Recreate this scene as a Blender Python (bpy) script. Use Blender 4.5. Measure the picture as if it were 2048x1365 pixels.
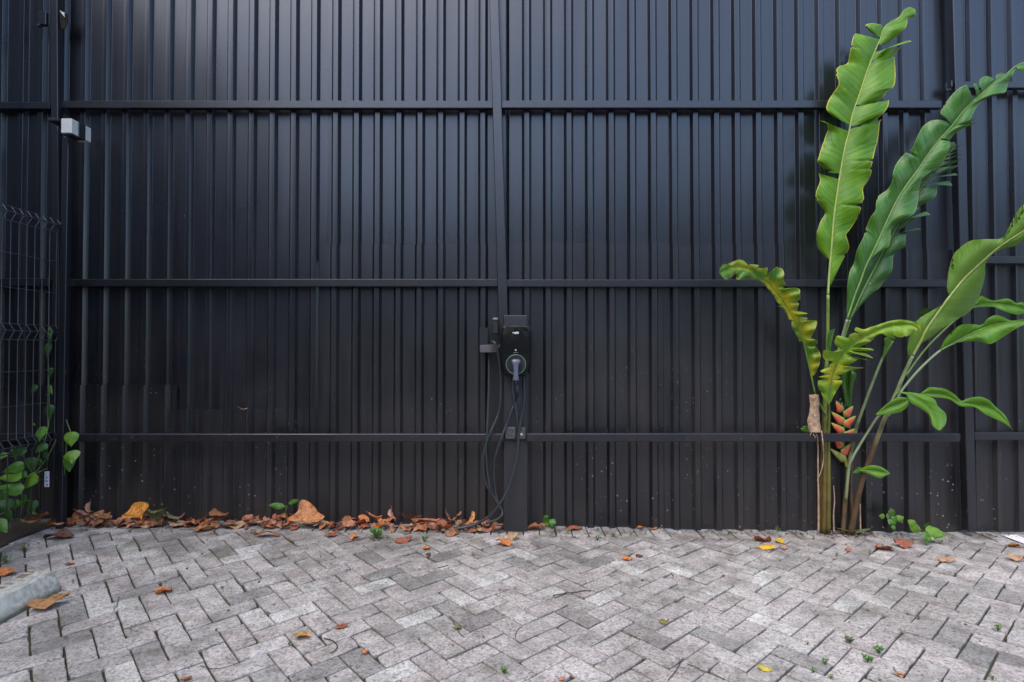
import bpy, bmesh, math, random
from mathutils import Vector, Matrix, noise
R = math.radians
random.seed(7)
S = bpy.context.scene
for o in list(bpy.data.objects):
    bpy.data.objects.remove(o)
COL = S.collection

# ------------------------------------------------------------------ camera, sky, sun, exposure
FPX, CX, CY, PITCH, CAMZ = 1138.0, 1024.0, 682.5, R(0.905), 1.2     # picture units: 2048 x 1365
cam_d = bpy.data.cameras.new('camera')
cam = bpy.data.objects.new('camera', cam_d)
COL.objects.link(cam)
cam.location = (0, 0, CAMZ)
cam.rotation_euler = (R(90) + PITCH, 0, 0)
cam_d.sensor_width = 36.0
cam_d.lens = 36.0 * FPX / 2048.0
cam_d.clip_start = 0.05
cam_d.clip_end = 400
S.camera = cam

SUN_EL, SUN_AZ = R(58), R(210)          # azimuth measured clockwise from +Y
W = bpy.data.worlds.new('World')
S.world = W
W.use_nodes = True
wn = W.node_tree.nodes
sky = wn.new('ShaderNodeTexSky')
sky.sky_type = 'NISHITA'
sky.sun_disc = False
sky.sun_elevation = SUN_EL
sky.sun_rotation = SUN_AZ
sky.air_density = 1.0
sky.dust_density = 1.1
sky.ozone_density = 1.0
W.node_tree.links.new(sky.outputs[0], wn['Background'].inputs[0])
wn['Background'].inputs[1].default_value = 0.15
sun_d = bpy.data.lights.new('sun', 'SUN')
sun_d.energy = 0.95
sun_d.angle = R(55)
sun_d.color = (1.0, 0.89, 0.77)
sun = bpy.data.objects.new('sun', sun_d)
COL.objects.link(sun)
sd = Vector((math.sin(SUN_AZ) * math.cos(SUN_EL), math.cos(SUN_AZ) * math.cos(SUN_EL), math.sin(SUN_EL)))
sun.rotation_euler = sd.to_track_quat('Z', 'Y').to_euler()
sun.location = sd * 30
S.view_settings.view_transform = 'Standard'
S.view_settings.look = 'None'
S.view_settings.gamma = 1
S.view_settings.use_curve_mapping = False
S.view_settings.exposure = 1.5

# ------------------------------------------------------------------ helpers
_up = Vector((0, -math.sin(PITCH), math.cos(PITCH)))
_fw = Vector((0, math.cos(PITCH), math.sin(PITCH)))
def ray(px, py):
    return _fw + Vector((1, 0, 0)) * ((px - CX) / FPX) + _up * ((CY - py) / FPX)
def at(px, py, Y):
    """world point at depth Y whose picture position is (px, py)"""
    d = ray(px, py)
    return Vector((0, 0, CAMZ)) + d * (Y / d.y)

def interp(tab, x):
    if x <= tab[0][0]: return tab[0][1]
    for (a, b), (c, d) in zip(tab, tab[1:]):
        if x <= c:
            return b + (d - b) * (x - a) / (c - a)
    return tab[-1][1]
def smooth(a, b, x):
    t = min(1, max(0, (x - a) / (b - a)))
    return t * t * (3 - 2 * t)
RISE = [(-4.5, .09), (-3, .08), (-1.4, .052), (0, .037), (.75, .02), (1.2, .006), (2.6, -.006), (4.5, -.02)]
def gz(x, y):
    """height of the paved ground"""
    return interp(RISE, x) * smooth(1.9, 3.55, y) + 0.004 * math.sin(x * 2.1 + y * 1.3)
def ground_at(px, py):
    z = 0.0
    for _ in range(6):
        d = ray(px, py)
        p = Vector((0, 0, CAMZ)) + d * ((z - CAMZ) / d.z)
        z = gz(p.x, p.y)
    return Vector((p.x, p.y, z))

def link(o, parent=None):
    COL.objects.link(o)
    if parent is not None: o.parent = parent
    return o
def mesh_obj(name, bm, mats, parent=None, smooth_=False, origin=None):
    """bm in world coordinates (or the parent's, when the parent sits at the origin)"""
    me = bpy.data.meshes.new(name)
    if smooth_:
        for f in bm.faces: f.smooth = True
    bm.normal_update()
    bm.to_mesh(me); bm.free()
    for m in (mats if isinstance(mats, (list, tuple)) else [mats]):
        me.materials.append(m)
    o = bpy.data.objects.new(name, me)
    if origin is not None:
        me.transform(Matrix.Translation(-Vector(origin)))
        o.location = origin
    link(o, parent)
    if parent is not None:
        o.matrix_parent_inverse = Matrix.Translation(-parent_loc(parent))
    return o
def parent_loc(p):
    v = Vector(p.location)
    q = p.parent
    while q is not None:
        q = q.parent
    return v if p.parent is None else Vector((0, 0, 0)) + world_loc(p)
def world_loc(p):
    v = Vector(p.location)
    if p.parent is not None:
        v = v + world_loc(p.parent) + p.matrix_parent_inverse.translation
    return v
def tag(o, label=None, cat=None, group=None, kind=None):
    if label: o['label'] = label
    if cat: o['category'] = cat
    if group: o['group'] = group
    if kind: o['kind'] = kind
    return o
def thing(name, label, cat, loc=(0, 0, 0), group=None):
    o = bpy.data.objects.new(name, None)
    o.empty_display_size = .1
    o.location = loc
    link(o)
    return tag(o, label, cat, group)
def box(bm, lo, hi, mi=0):
    x0, y0, z0 = lo; x1, y1, z1 = hi
    v = [bm.verts.new(p) for p in [(x0,y0,z0),(x1,y0,z0),(x1,y1,z0),(x0,y1,z0),(x0,y0,z1),(x1,y0,z1),(x1,y1,z1),(x0,y1,z1)]]
    fs = []
    for q in [(3,2,1,0),(4,5,6,7),(0,1,5,4),(1,2,6,5),(2,3,7,6),(3,0,4,7)]:
        f = bm.faces.new([v[i] for i in q]); f.material_index = mi; fs.append(f)
    return v
def bevel_all(bm, w, seg=1):
    bmesh.ops.bevel(bm, geom=list(bm.edges), offset=w, segments=seg, affect='EDGES', profile=.5)
def beam(bm, a, b, w, d):
    """box section beam from a to b (front-bottom centre line), w along X, d backwards along Y"""
    a = Vector(a); b = Vector(b)
    vs = []
    for p in (a, b):
        for dx, dy in ((-w/2, 0), (w/2, 0), (w/2, d), (-w/2, d)):
            vs.append(bm.verts.new((p.x + dx, p.y + dy, p.z)))
    for q in [(3,2,1,0),(4,5,6,7),(0,1,5,4),(1,2,6,5),(2,3,7,6),(3,0,4,7)]:
        bm.faces.new([vs[i] for i in q])
def tube(bm, pts, rad, n=8, cap=True):
    pts = [Vector(p) for p in pts]
    rads = rad if isinstance(rad, (list, tuple)) else [rad] * len(pts)
    rings = []
    ref = None
    for i, p in enumerate(pts):
        t = (pts[min(i + 1, len(pts) - 1)] - pts[max(i - 1, 0)]).normalized()
        if ref is None:
            ref = Vector((0, 1, 0)) if abs(t.y) < .9 else Vector((1, 0, 0))
        a = (ref - t * ref.dot(t)).normalized()
        ref = a
        b = t.cross(a)
        rings.append([bm.verts.new(p + (a * math.cos(2*math.pi*k/n) + b * math.sin(2*math.pi*k/n)) * rads[i]) for k in range(n)])
    for r0, r1 in zip(rings, rings[1:]):
        for k in range(n):
            f = bm.faces.new((r0[k], r0[(k+1) % n], r1[(k+1) % n], r1[k])); f.smooth = True
    if cap:
        bm.faces.new(list(reversed(rings[0]))); bm.faces.new(rings[-1])
def crom(pts, per=6):
    """Catmull-Rom through tuples of any length"""
    out = []
    n = len(pts)
    for i in range(n - 1):
        p0, p1, p2, p3 = pts[max(i-1, 0)], pts[i], pts[i+1], pts[min(i+2, n-1)]
        for k in range(per):
            u = k / per
            out.append(tuple(.5 * (2*b + (c-a)*u + (2*a-5*b+4*c-d)*u*u + (3*b-a-3*c+d)*u**3) for a, b, c, d in zip(p0, p1, p2, p3)))
    out.append(tuple(pts[-1]))
    return out
def pxpath(pts, per=6):
    """picture polyline of (px, py, Y) -> smooth world points"""
    return [at(*q) for q in crom(pts, per)]

# ------------------------------------------------------------------ materials
def mat(name):
    m = bpy.data.materials.new(name)
    m.use_nodes = True
    nt = m.node_tree
    return m, nt, nt.nodes['Principled BSDF']
def N(nt, kind, **kw):
    n = nt.nodes.new(kind)
    for k, v in kw.items():
        if k in n.inputs: n.inputs[k].default_value = v
        else: setattr(n, k, v)
    return n
def L(nt, a, b): nt.links.new(a, b)
def ramp(nt, src, stops, interp_='LINEAR'):
    r = nt.nodes.new('ShaderNodeValToRGB')
    r.color_ramp.interpolation = interp_
    e = r.color_ramp.elements
    while len(e) < len(stops): e.new(.5)
    for el, (p, c) in zip(e, stops):
        el.position = p
        el.color = c if len(c) == 4 else (*c, 1)
    L(nt, src, r.inputs[0])
    return r
def mixc(nt, fac, a, b, blend='MIX'):
    n = nt.nodes.new('ShaderNodeMix'); n.data_type = 'RGBA'; n.blend_type = blend
    for sock, v in ((n.inputs[0], fac), (n.inputs[6], a), (n.inputs[7], b)):
        if hasattr(v, 'links') or hasattr(v, 'is_linked'): L(nt, v, sock)
        else: sock.default_value = v if not isinstance(v, tuple) or len(v) == 4 else (*v, 1)
    return n.outputs[2]
def math_(nt, op, a, b=None):
    n = nt.nodes.new('ShaderNodeMath'); n.operation = op
    for i, v in enumerate((a, b)):
        if v is None: continue
        if hasattr(v, 'is_linked'): L(nt, v, n.inputs[i])
        else: n.inputs[i].default_value = v
    return n.outputs[0]
def bump(nt, bs, h, strength=.3, dist=.002):
    b = N(nt, 'ShaderNodeBump', Strength=strength, Distance=dist)
    L(nt, h, b.inputs['Height']); L(nt, b.outputs[0], bs.inputs['Normal'])
def simple(name, c, rough=.5, metal=0., var=.15, scale=40):
    m, nt, bs = mat(name)
    tc = nt.nodes.new('ShaderNodeNewGeometry')
    nz = N(nt, 'ShaderNodeTexNoise', Scale=scale, Detail=4)
    L(nt, tc.outputs['Position'], nz.inputs['Vector'])
    r = ramp(nt, nz.outputs[0], [(.3, tuple(x * (1 - var) for x in c)), (.7, tuple(min(1, x * (1 + var)) for x in c))])
    L(nt, r.outputs[0], bs.inputs['Base Color'])
    rr = N(nt, 'ShaderNodeMapRange'); L(nt, nz.outputs[0], rr.inputs[0])
    rr.inputs[3].default_value = max(0, rough - .08); rr.inputs[4].default_value = min(1, rough + .08)
    L(nt, rr.outputs[0], bs.inputs['Roughness'])
    bs.inputs['Metallic'].default_value = metal
    return m

def paint_black(name, base=(.014, .015, .019), rough=.36, dirt=1.0):
    """old satin black paint: faint mottling, rain streaks, dust and mud splashes near the ground"""
    m, nt, bs = mat(name)
    g = nt.nodes.new('ShaderNodeNewGeometry')
    oi = nt.nodes.new('ShaderNodeObjectInfo')
    sep = nt.nodes.new('ShaderNodeSeparateXYZ'); L(nt, g.outputs['Position'], sep.inputs[0])
    big = N(nt, 'ShaderNodeTexNoise', Scale=1.7, Detail=5); L(nt, g.outputs['Position'], big.inputs['Vector'])
    mp = N(nt, 'ShaderNodeMapping'); mp.inputs['Scale'].default_value = (38, 38, 1.3)
    L(nt, g.outputs['Position'], mp.inputs[0])
    streak = N(nt, 'ShaderNodeTexNoise', Scale=1, Detail=4); L(nt, mp.outputs[0], streak.inputs['Vector'])
    c0 = ramp(nt, streak.outputs[0], [(.3, tuple(x * .75 for x in base)), (.75, tuple(x * 1.5 for x in base))]).outputs[0]
    # dusty film, denser low down
    low = N(nt, 'ShaderNodeMapRange'); L(nt, sep.outputs[2], low.inputs[0])
    low.inputs[1].default_value = 1.5; low.inputs[2].default_value = .0; low.inputs[3].default_value = 0; low.inputs[4].default_value = 1
    film = math_(nt, 'MULTIPLY', low.outputs[0], ramp(nt, math_(nt, 'ADD', math_(nt, 'MULTIPLY', big.outputs[0], .7), math_(nt, 'MULTIPLY', streak.outputs[0], .3)), [(.43, (.04, .04, .04)), (.60, (1, 1, 1))]).outputs[0])
    fine = N(nt, 'ShaderNodeTexNoise', Scale=230, Detail=3); L(nt, g.outputs['Position'], fine.inputs['Vector'])
    film2 = math_(nt, 'MULTIPLY', film, ramp(nt, fine.outputs[0], [(.35, (.15,) * 3), (.7, (1,) * 3)]).outputs[0])
    c1 = mixc(nt, math_(nt, 'MULTIPLY', film2, .38 * dirt), c0, (.085, .070, .058))
    # splash specks
    vor = N(nt, 'ShaderNodeTexVoronoi', Scale=30); L(nt, g.outputs['Position'], vor.inputs['Vector'])
    spk = ramp(nt, vor.outputs['Distance'], [(.11, (1, 1, 1)), (.19, (0, 0, 0))]).outputs[0]
    vsep = nt.nodes.new('ShaderNodeSeparateColor'); L(nt, vor.outputs['Color'], vsep.inputs[0])
    pick = ramp(nt, vsep.outputs[0], [(.45, (0, 0, 0)), (.95, (1, 1, 1))]).outputs[0]
    patch = N(nt, 'ShaderNodeTexNoise', Scale=1.15, Detail=2); L(nt, g.outputs['Position'], patch.inputs['Vector'])
    pm = ramp(nt, patch.outputs[0], [(.41, (0, 0, 0)), (.58, (1, 1, 1))]).outputs[0]
    sm = math_(nt, 'MULTIPLY', math_(nt, 'MULTIPLY', spk, pick), math_(nt, 'MULTIPLY', pm, low.outputs[0]))
    c2 = mixc(nt, math_(nt, 'MINIMUM', math_(nt, 'MULTIPLY', sm, .75 * dirt), 1.0), c1, (.30, .27, .23))
    tint = mixc(nt, 1.0, c2, oi.outputs['Color'], 'MULTIPLY')
    L(nt, tint, bs.inputs['Base Color'])
    rg = N(nt, 'ShaderNodeMapRange'); L(nt, film2, rg.inputs[0])
    rg.inputs[3].default_value = rough; rg.inputs[4].default_value = .8
    rs = math_(nt, 'ADD', rg.outputs[0], math_(nt, 'MULTIPLY', math_(nt, 'SUBTRACT', big.outputs[0], .5), .16))
    L(nt, rs, bs.inputs['Roughness'])
    ad = math_(nt, 'ADD', math_(nt, 'MULTIPLY', streak.outputs[0], .5), math_(nt, 'MULTIPLY', fine.outputs[0], .35))
    spl = N(nt, 'ShaderNodeMapRange'); L(nt, film2, spl.inputs[0]); spl.inputs[3].default_value = .5; spl.inputs[4].default_value = .12
    L(nt, spl.outputs[0], bs.inputs['Specular IOR Level'])
    bump(nt, bs, ad, .045, .001)
    bs.inputs['IOR'].default_value = 1.70
    bs.inputs['Specular Tint'].default_value = (.93, .95, 1.0, 1)
    return m

M_SHEET = paint_black('black_sheet_paint', (.0068, .0071, .0098), .29, 1.25)
M_SHEETLOW = paint_black('black_sheet_paint_dusty', (.0075, .0075, .0095), .33, 1.9)
M_FRAME = paint_black('black_frame_paint', (.0075, .0078, .0108), .33, .7)
M_WIRE = simple('dark_wire', (.07, .074, .082), .45, 0, .2, 60)
M_POSTBOX = paint_black('charcoal_box_paint', (.0135, .0135, .0165), .42, .8)

def paver_mat(name, island=False):
    m, nt, bs = mat(name)
    g = nt.nodes.new('ShaderNodeNewGeometry')
    if island:
        rr = ramp(nt, g.outputs['Random Per Island'], [(0, (.30, .28, .265)), (.3, (.375, .353, .335)), (.65, (.418, .39, .37)), (.9, (.455, .43, .41)), (1, (.53, .515, .51))])
        base = rr.outputs[0]
    else:
        base = nt.nodes.new('ShaderNodeObjectInfo').outputs['Color']
    P = g.outputs['Position']
    grain = N(nt, 'ShaderNodeTexVoronoi', Scale=125); L(nt, P, grain.inputs['Vector'])
    gs = nt.nodes.new('ShaderNodeSeparateColor'); L(nt, grain.outputs['Color'], gs.inputs[0])
    g2 = N(nt, 'ShaderNodeTexNoise', Scale=85, Detail=5, Roughness=.78); L(nt, P, g2.inputs['Vector'])
    grit = math_(nt, 'ADD', math_(nt, 'MULTIPLY', gs.outputs[0], .5), math_(nt, 'MULTIPLY', g2.outputs[0], .75))
    k = ramp(nt, grit, [(.30, (.38, .38, .38)), (.47, (.82, .81, .81)), (.66, (1.05, 1.04, 1.03)), (.9, (1.34, 1.32, 1.29))]).outputs[0]
    c = mixc(nt, 1.0, base, k, 'MULTIPLY')
    mid = N(nt, 'ShaderNodeTexNoise', Scale=9, Detail=6, Roughness=.6); L(nt, P, mid.inputs['Vector'])
    c = mixc(nt, 1.0, c, ramp(nt, mid.outputs[0], [(.3, (.60, .585, .55)), (.5, (.97, .96, .95)), (.7, (1.16, 1.15, 1.15))]).outputs[0], 'MULTIPLY')
    big = N(nt, 'ShaderNodeTexNoise', Scale=1.3, Detail=4); L(nt, P, big.inputs['Vector'])
    c = mixc(nt, 1.0, c, ramp(nt, big.outputs[0], [(.35, (.80, .79, .78)), (.6, (1.05, 1.04, 1.04))]).outputs[0], 'MULTIPLY')
    # old brownish stains and damp patches that run across several blocks
    stn = N(nt, 'ShaderNodeTexNoise', Scale=3.4, Detail=7, Roughness=.68, Distortion=.6); L(nt, P, stn.inputs['Vector'])
    c = mixc(nt, math_(nt, 'MULTIPLY', ramp(nt, stn.outputs[0], [(.52, (0, 0, 0)), (.66, (1, 1, 1))]).outputs[0], .55), c, (.20, .185, .165))
    c = mixc(nt, math_(nt, 'MULTIPLY', ramp(nt, stn.outputs[0], [(.30, (1, 1, 1)), (.42, (0, 0, 0))]).outputs[0], .35), c, (.24, .215, .175))
    # old dirt towards the fence, in patches
    sep = nt.nodes.new('ShaderNodeSeparateXYZ'); L(nt, P, sep.inputs[0])
    far = N(nt, 'ShaderNodeMapRange'); L(nt, sep.outputs[1], far.inputs[0])
    far.inputs[1].default_value = 2.7; far.inputs[2].default_value = 3.75
    dm = math_(nt, 'MULTIPLY', far.outputs[0], ramp(nt, mid.outputs[0], [(.36, (1, 1, 1)), (.62, (.2, .2, .2))]).outputs[0])
    c = mixc(nt, math_(nt, 'MULTIPLY', dm, .62), c, (.10, .095, .08))
    moss = N(nt, 'ShaderNodeTexNoise', Scale=2.6, Detail=5); L(nt, P, moss.inputs['Vector'])
    mm = ramp(nt, moss.outputs[0], [(.62, (0, 0, 0)), (.74, (1, 1, 1))]).outputs[0]
    c = mixc(nt, math_(nt, 'MULTIPLY', mm, .4), c, (.10, .105, .05))
    L(nt, c, bs.inputs['Base Color'])
    bs.inputs['Roughness'].default_value = .82
    bs.inputs['Specular IOR Level'].default_value = .35
    bump(nt, bs, math_(nt, 'ADD', grit, mid.outputs[0]), .55, .003)
    return m
M_PAVER = paver_mat('concrete_paver')
M_PAVERS = paver_mat('concrete_pavers_far', True)

def soil_mat(name, c1, c2, c3, scale=60):
    m, nt, bs = mat(name)
    g = nt.nodes.new('ShaderNodeNewGeometry')
    a = N(nt, 'ShaderNodeTexNoise', Scale=scale, Detail=6); L(nt, g.outputs['Position'], a.inputs['Vector'])
    b = N(nt, 'ShaderNodeTexNoise', Scale=3.1, Detail=4); L(nt, g.outputs['Position'], b.inputs['Vector'])
    c = ramp(nt, a.outputs[0], [(.3, c1), (.7, c2)]).outputs[0]
    c = mixc(nt, ramp(nt, b.outputs[0], [(.5, (0, 0, 0)), (.66, (.8, .8, .8))]).outputs[0], c, c3)
    L(nt, c, bs.inputs['Base Color']); bs.inputs['Roughness'].default_value = .95
    bump(nt, bs, a.outputs[0], .8, .006)
    return m
M_JOINT = soil_mat('joint_sand', (.022, .018, .012), (.062, .05, .035), (.04, .058, .012), 110)
M_SOIL = soil_mat('dark_soil', (.018, .014, .010), (.05, .038, .026), (.03, .035, .015), 45)
M_YARD = soil_mat('yard_concrete', (.20, .19, .185), (.30, .285, .28), (.18, .175, .165), 25)

def leaf_mat(name, c1, c2, vein=(.20, .26, .06), yellow=0.0, edge=(.42, .40, .04), rough=.34, trans=.22, patch=(.45, .38, .02), stripe=22.0):
    """long tropical leaf: UV.x runs along the midrib, UV.y from midrib to edge"""
    m, nt, bs = mat(name)
    uv = nt.nodes.new('ShaderNodeUVMap')
    s = nt.nodes.new('ShaderNodeSeparateXYZ'); L(nt, uv.outputs[0], s.inputs[0])
    u = math_(nt, 'SUBTRACT', s.outputs[0], math_(nt, 'MULTIPLY', s.outputs[1], .10))
    cmb = nt.nodes.new('ShaderNodeCombineXYZ')
    L(nt, math_(nt, 'MULTIPLY', u, stripe * 2.3), cmb.inputs[0]); L(nt, math_(nt, 'MULTIPLY', s.outputs[1], .6), cmb.inputs[1])
    st = N(nt, 'ShaderNodeTexNoise', Scale=1, Detail=5, Roughness=.72); L(nt, cmb.outputs[0], st.inputs['Vector'])
    g = nt.nodes.new('ShaderNodeNewGeometry')
    big = N(nt, 'ShaderNodeTexNoise', Scale=7, Detail=4); L(nt, g.outputs['Position'], big.inputs['Vector'])
    mixv = math_(nt, 'ADD', math_(nt, 'MULTIPLY', st.outputs[0], .68), math_(nt, 'MULTIPLY', big.outputs[0], .32))
    c = ramp(nt, mixv, [(.36, c1), (.64, c2)]).outputs[0]
    nearrib = ramp(nt, s.outputs[1], [(.0, (1, 1, 1)), (.07, (0, 0, 0))]).outputs[0]
    c = mixc(nt, math_(nt, 'MULTIPLY', nearrib, .55), c, vein)
    if yellow > 0:
        ym = ramp(nt, big.outputs[0], [(.62 - .35 * yellow, (0, 0, 0)), (.72 - .25 * yellow, (1, 1, 1))]).outputs[0]
        nearm = ramp(nt, s.outputs[1], [(.1, (1, 1, 1)), (.95, (.25, .25, .25))]).outputs[0]
        c = mixc(nt, math_(nt, 'MULTIPLY', ym, nearm), c, patch)
        sp = N(nt, 'ShaderNodeTexNoise', Scale=75, Detail=2); L(nt, g.outputs['Position'], sp.inputs['Vector'])
        c = mixc(nt, math_(nt, 'MULTIPLY', ramp(nt, sp.outputs[0], [(.64, (0, 0, 0)), (.70, (1, 1, 1))]).outputs[0], .45), c, (.14, .12, .02))
    spots = N(nt, 'ShaderNodeTexVoronoi', Scale=34); L(nt, g.outputs['Position'], spots.inputs['Vector'])
    ss = nt.nodes.new('ShaderNodeSeparateColor'); L(nt, spots.outputs['Color'], ss.inputs[0])
    sm = math_(nt, 'MULTIPLY', ramp(nt, spots.outputs['Distance'], [(.08, (1, 1, 1)), (.17, (0, 0, 0))]).outputs[0], ramp(nt, ss.outputs[1], [(.92, (0, 0, 0)), (.94, (1, 1, 1))]).outputs[0])
    c = mixc(nt, sm, c, (.35, .34, .08))
    em = ramp(nt, s.outputs[1], [(.955, (0, 0, 0)), (.985, (1, 1, 1))]).outputs[0]
    brown = ramp(nt, big.outputs[0], [(.56, (0, 0, 0)), (.64, (1, 1, 1))]).outputs[0]
    c = mixc(nt, math_(nt, 'MULTIPLY', em, .85), c, mixc(nt, brown, edge, (.16, .085, .03)))
    L(nt, c, bs.inputs['Base Color'])
    bs.inputs['Roughness'].default_value = rough
    bump(nt, bs, st.outputs[0], .85, .004)
    bs.inputs['Specular IOR Level'].default_value = .38
    tr = nt.nodes.new('ShaderNodeBsdfTranslucent')
    L(nt, mixc(nt, 1.0, c, (1.5, 1.7, .5), 'MULTIPLY'), tr.inputs['Color'])
    ms = N(nt, 'ShaderNodeMixShader'); ms.inputs[0].default_value = trans
    L(nt, bs.outputs[0], ms.inputs[1]); L(nt, tr.outputs[0], ms.inputs[2])
    L(nt, ms.outputs[0], nt.nodes['Material Output'].inputs['Surface'])
    return m
M_L1 = leaf_mat('leaf_bright', (.045, .15, .002), (.165, .335, .007), trans=.2, edge=(.62, .52, .02), rough=.38, vein=(.32, .40, .05))
M_L2 = leaf_mat('leaf_green', (.024, .10, .012), (.085, .215, .030), trans=.12, edge=(.22, .32, .05), vein=(.18, .30, .09), rough=.28)
M_L3 = leaf_mat('leaf_dark', (.022, .08, .012), (.05, .14, .024), trans=.1, edge=(.16, .2, .03), rough=.32)
M_L4 = leaf_mat('leaf_yellowing', (.05, .15, .008), (.12, .25, .014), trans=.18, yellow=.62, edge=(.42, .40, .05), patch=(.56, .46, .012))
M_L5 = leaf_mat('leaf_pale_underside', (.085, .185, .018), (.15, .265, .04), trans=.2, edge=(.17, .26, .05), vein=(.36, .40, .16), rough=.42)
M_L6 = leaf_mat('leaf_mid', (.048, .16, .005), (.13, .295, .018), trans=.2, edge=(.18, .28, .04))
M_L9 = leaf_mat('leaf_lime', (.12, .25, .010), (.25, .40, .025), trans=.2, yellow=.25, edge=(.45, .42, .09), patch=(.46, .40, .02))
M_RIB = simple('midrib', (.30, .36, .10), .4, 0, .15, 30)
M_RIBG = simple('midrib_green', (.16, .27, .07), .4, 0, .15, 30)
M_PET = simple('petiole_green', (.13, .22, .04), .4, 0, .25, 14)
M_PETP = simple('petiole_pale', (.27, .34, .19), .45, 0, .2, 14)
M_STEMB = simple('stem_brown', (.105, .062, .028), .55, 0, .45, 22)
M_STEMO = simple('stem_olive', (.13, .095, .022), .55, 0, .4, 20)
M_DRYS = simple('dry_sheath_tan', (.42, .28, .18), .85, 0, .35, 45)
M_BRACT = None
def stem_grad(name, zlo, zhi, clo, chi):
    m, nt, bs = mat(name)
    g = nt.nodes.new('ShaderNodeNewGeometry')
    s = nt.nodes.new('ShaderNodeSeparateXYZ'); L(nt, g.outputs['Position'], s.inputs[0])
    nz = N(nt, 'ShaderNodeTexNoise', Scale=16, Detail=5); L(nt, g.outputs['Position'], nz.inputs['Vector'])
    mr = N(nt, 'ShaderNodeMapRange'); L(nt, math_(nt, 'ADD', s.outputs[2], math_(nt, 'MULTIPLY', math_(nt, 'SUBTRACT', nz.outputs[0], .5), .35)), mr.inputs[0])
    mr.inputs[1].default_value = zlo; mr.inputs[2].default_value = zhi
    c = mixc(nt, mr.outputs[0], clo, chi)
    c = mixc(nt, 1.0, c, ramp(nt, nz.outputs[0], [(.3, (.7, .7, .7)), (.7, (1.25, 1.25, 1.25))]).outputs[0], 'MULTIPLY')
    L(nt, c, bs.inputs['Base Color']); bs.inputs['Roughness'].default_value = .45
    return m
M_STEMR = stem_grad('stem_brown_to_green', .62, .95, (.10, .058, .028), (.24, .31, .14))
M_STEM2 = stem_grad('stem_brown_to_sage', .35, .75, (.10, .062, .03), (.20, .26, .12))

def dry_mat():
    m, nt, bs = mat('dry_leaf')
    oi = nt.nodes.new('ShaderNodeObjectInfo')
    uv = nt.nodes.new('ShaderNodeUVMap')
    s = nt.nodes.new('ShaderNodeSeparateXYZ'); L(nt, uv.outputs[0], s.inputs[0])
    g = nt.nodes.new('ShaderNodeNewGeometry')
    nz = N(nt, 'ShaderNodeTexNoise', Scale=55, Detail=5); L(nt, g.outputs['Position'], nz.inputs['Vector'])
    c = mixc(nt, 1.0, oi.outputs['Color'], ramp(nt, nz.outputs[0], [(.28, (.45, .42, .40)), (.5, (.95, .95, .95)), (.75, (1.25, 1.2, 1.15))]).outputs[0], 'MULTIPLY')
    v = math_(nt, 'ABSOLUTE', math_(nt, 'SUBTRACT', s.outputs[1], .5))
    rib = ramp(nt, v, [(.012, (1, 1, 1)), (.035, (0, 0, 0))]).outputs[0]
    side = math_(nt, 'FRACT', math_(nt, 'MULTIPLY', math_(nt, 'SUBTRACT', s.outputs[0], math_(nt, 'MULTIPLY', v, .8)), 8))
    sv = ramp(nt, side, [(.0, (.6, .6, .6)), (.1, (0, 0, 0))]).outputs[0]
    c = mixc(nt, math_(nt, 'MULTIPLY', math_(nt, 'MAXIMUM', rib, sv), .45), c, (.10, .05, .025))
    L(nt, c, bs.inputs['Base Color']); bs.inputs['Roughness'].default_value = .62
    bump(nt, bs, nz.outputs[0], .4, .003)
    tr = nt.nodes.new('ShaderNodeBsdfTranslucent'); L(nt, c, tr.inputs['Color'])
    ms = N(nt, 'ShaderNodeMixShader'); ms.inputs[0].default_value = .15
    L(nt, bs.outputs[0], ms.inputs[1]); L(nt, tr.outputs[0], ms.inputs[2])
    L(nt, ms.outputs[0], nt.nodes['Material Output'].inputs['Surface'])
    return m
M_DRY = dry_mat()
def herb_mat(name, c1, c2):
    m, nt, bs = mat(name)
    uv = nt.nodes.new('ShaderNodeUVMap')
    s = nt.nodes.new('ShaderNodeSeparateXYZ'); L(nt, uv.outputs[0], s.inputs[0])
    g = nt.nodes.new('ShaderNodeNewGeometry')
    nz = N(nt, 'ShaderNodeTexNoise', Scale=30, Detail=4); L(nt, g.outputs['Position'], nz.inputs['Vector'])
    c = ramp(nt, nz.outputs[0], [(.3, c1), (.7, c2)]).outputs[0]
    v = math_(nt, 'ABSOLUTE', math_(nt, 'SUBTRACT', s.outputs[1], .5))
    rib = ramp(nt, v, [(.012, (1, 1, 1)), (.035, (0, 0, 0))]).outputs[0]
    side = math_(nt, 'FRACT', math_(nt, 'MULTIPLY', math_(nt, 'SUBTRACT', s.outputs[0], math_(nt, 'MULTIPLY', v, .9)), 6))
    sv = ramp(nt, side, [(.0, (.7, .7, .7)), (.12, (0, 0, 0))]).outputs[0]
    c = mixc(nt, math_(nt, 'MULTIPLY', math_(nt, 'MAXIMUM', rib, sv), .35), c, tuple(min(1, x * .5) for x in c1))
    L(nt, c, bs.inputs['Base Color']); bs.inputs['Roughness'].default_value = .42
    tr = nt.nodes.new('ShaderNodeBsdfTranslucent'); L(nt, c, tr.inputs['Color'])
    ms = N(nt, 'ShaderNodeMixShader'); ms.inputs[0].default_value = .3
    L(nt, bs.outputs[0], ms.inputs[1]); L(nt, tr.outputs[0], ms.inputs[2])
    L(nt, ms.outputs[0], nt.nodes['Material Output'].inputs['Surface'])
    return m
M_HERB = herb_mat('herb_green', (.06, .17, .02), (.12, .27, .04))
M_HERBD = herb_mat('herb_dark', (.025, .085, .018), (.05, .13, .03))
M_HERBL = herb_mat('herb_light', (.13, .27, .025), (.21, .38, .05))
M_WEED = herb_mat('weed_green', (.09, .15, .045), (.17, .23, .08))
M_GREENSTEM = simple('green_stem', (.10, .17, .03), .5, 0, .2, 40)
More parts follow.
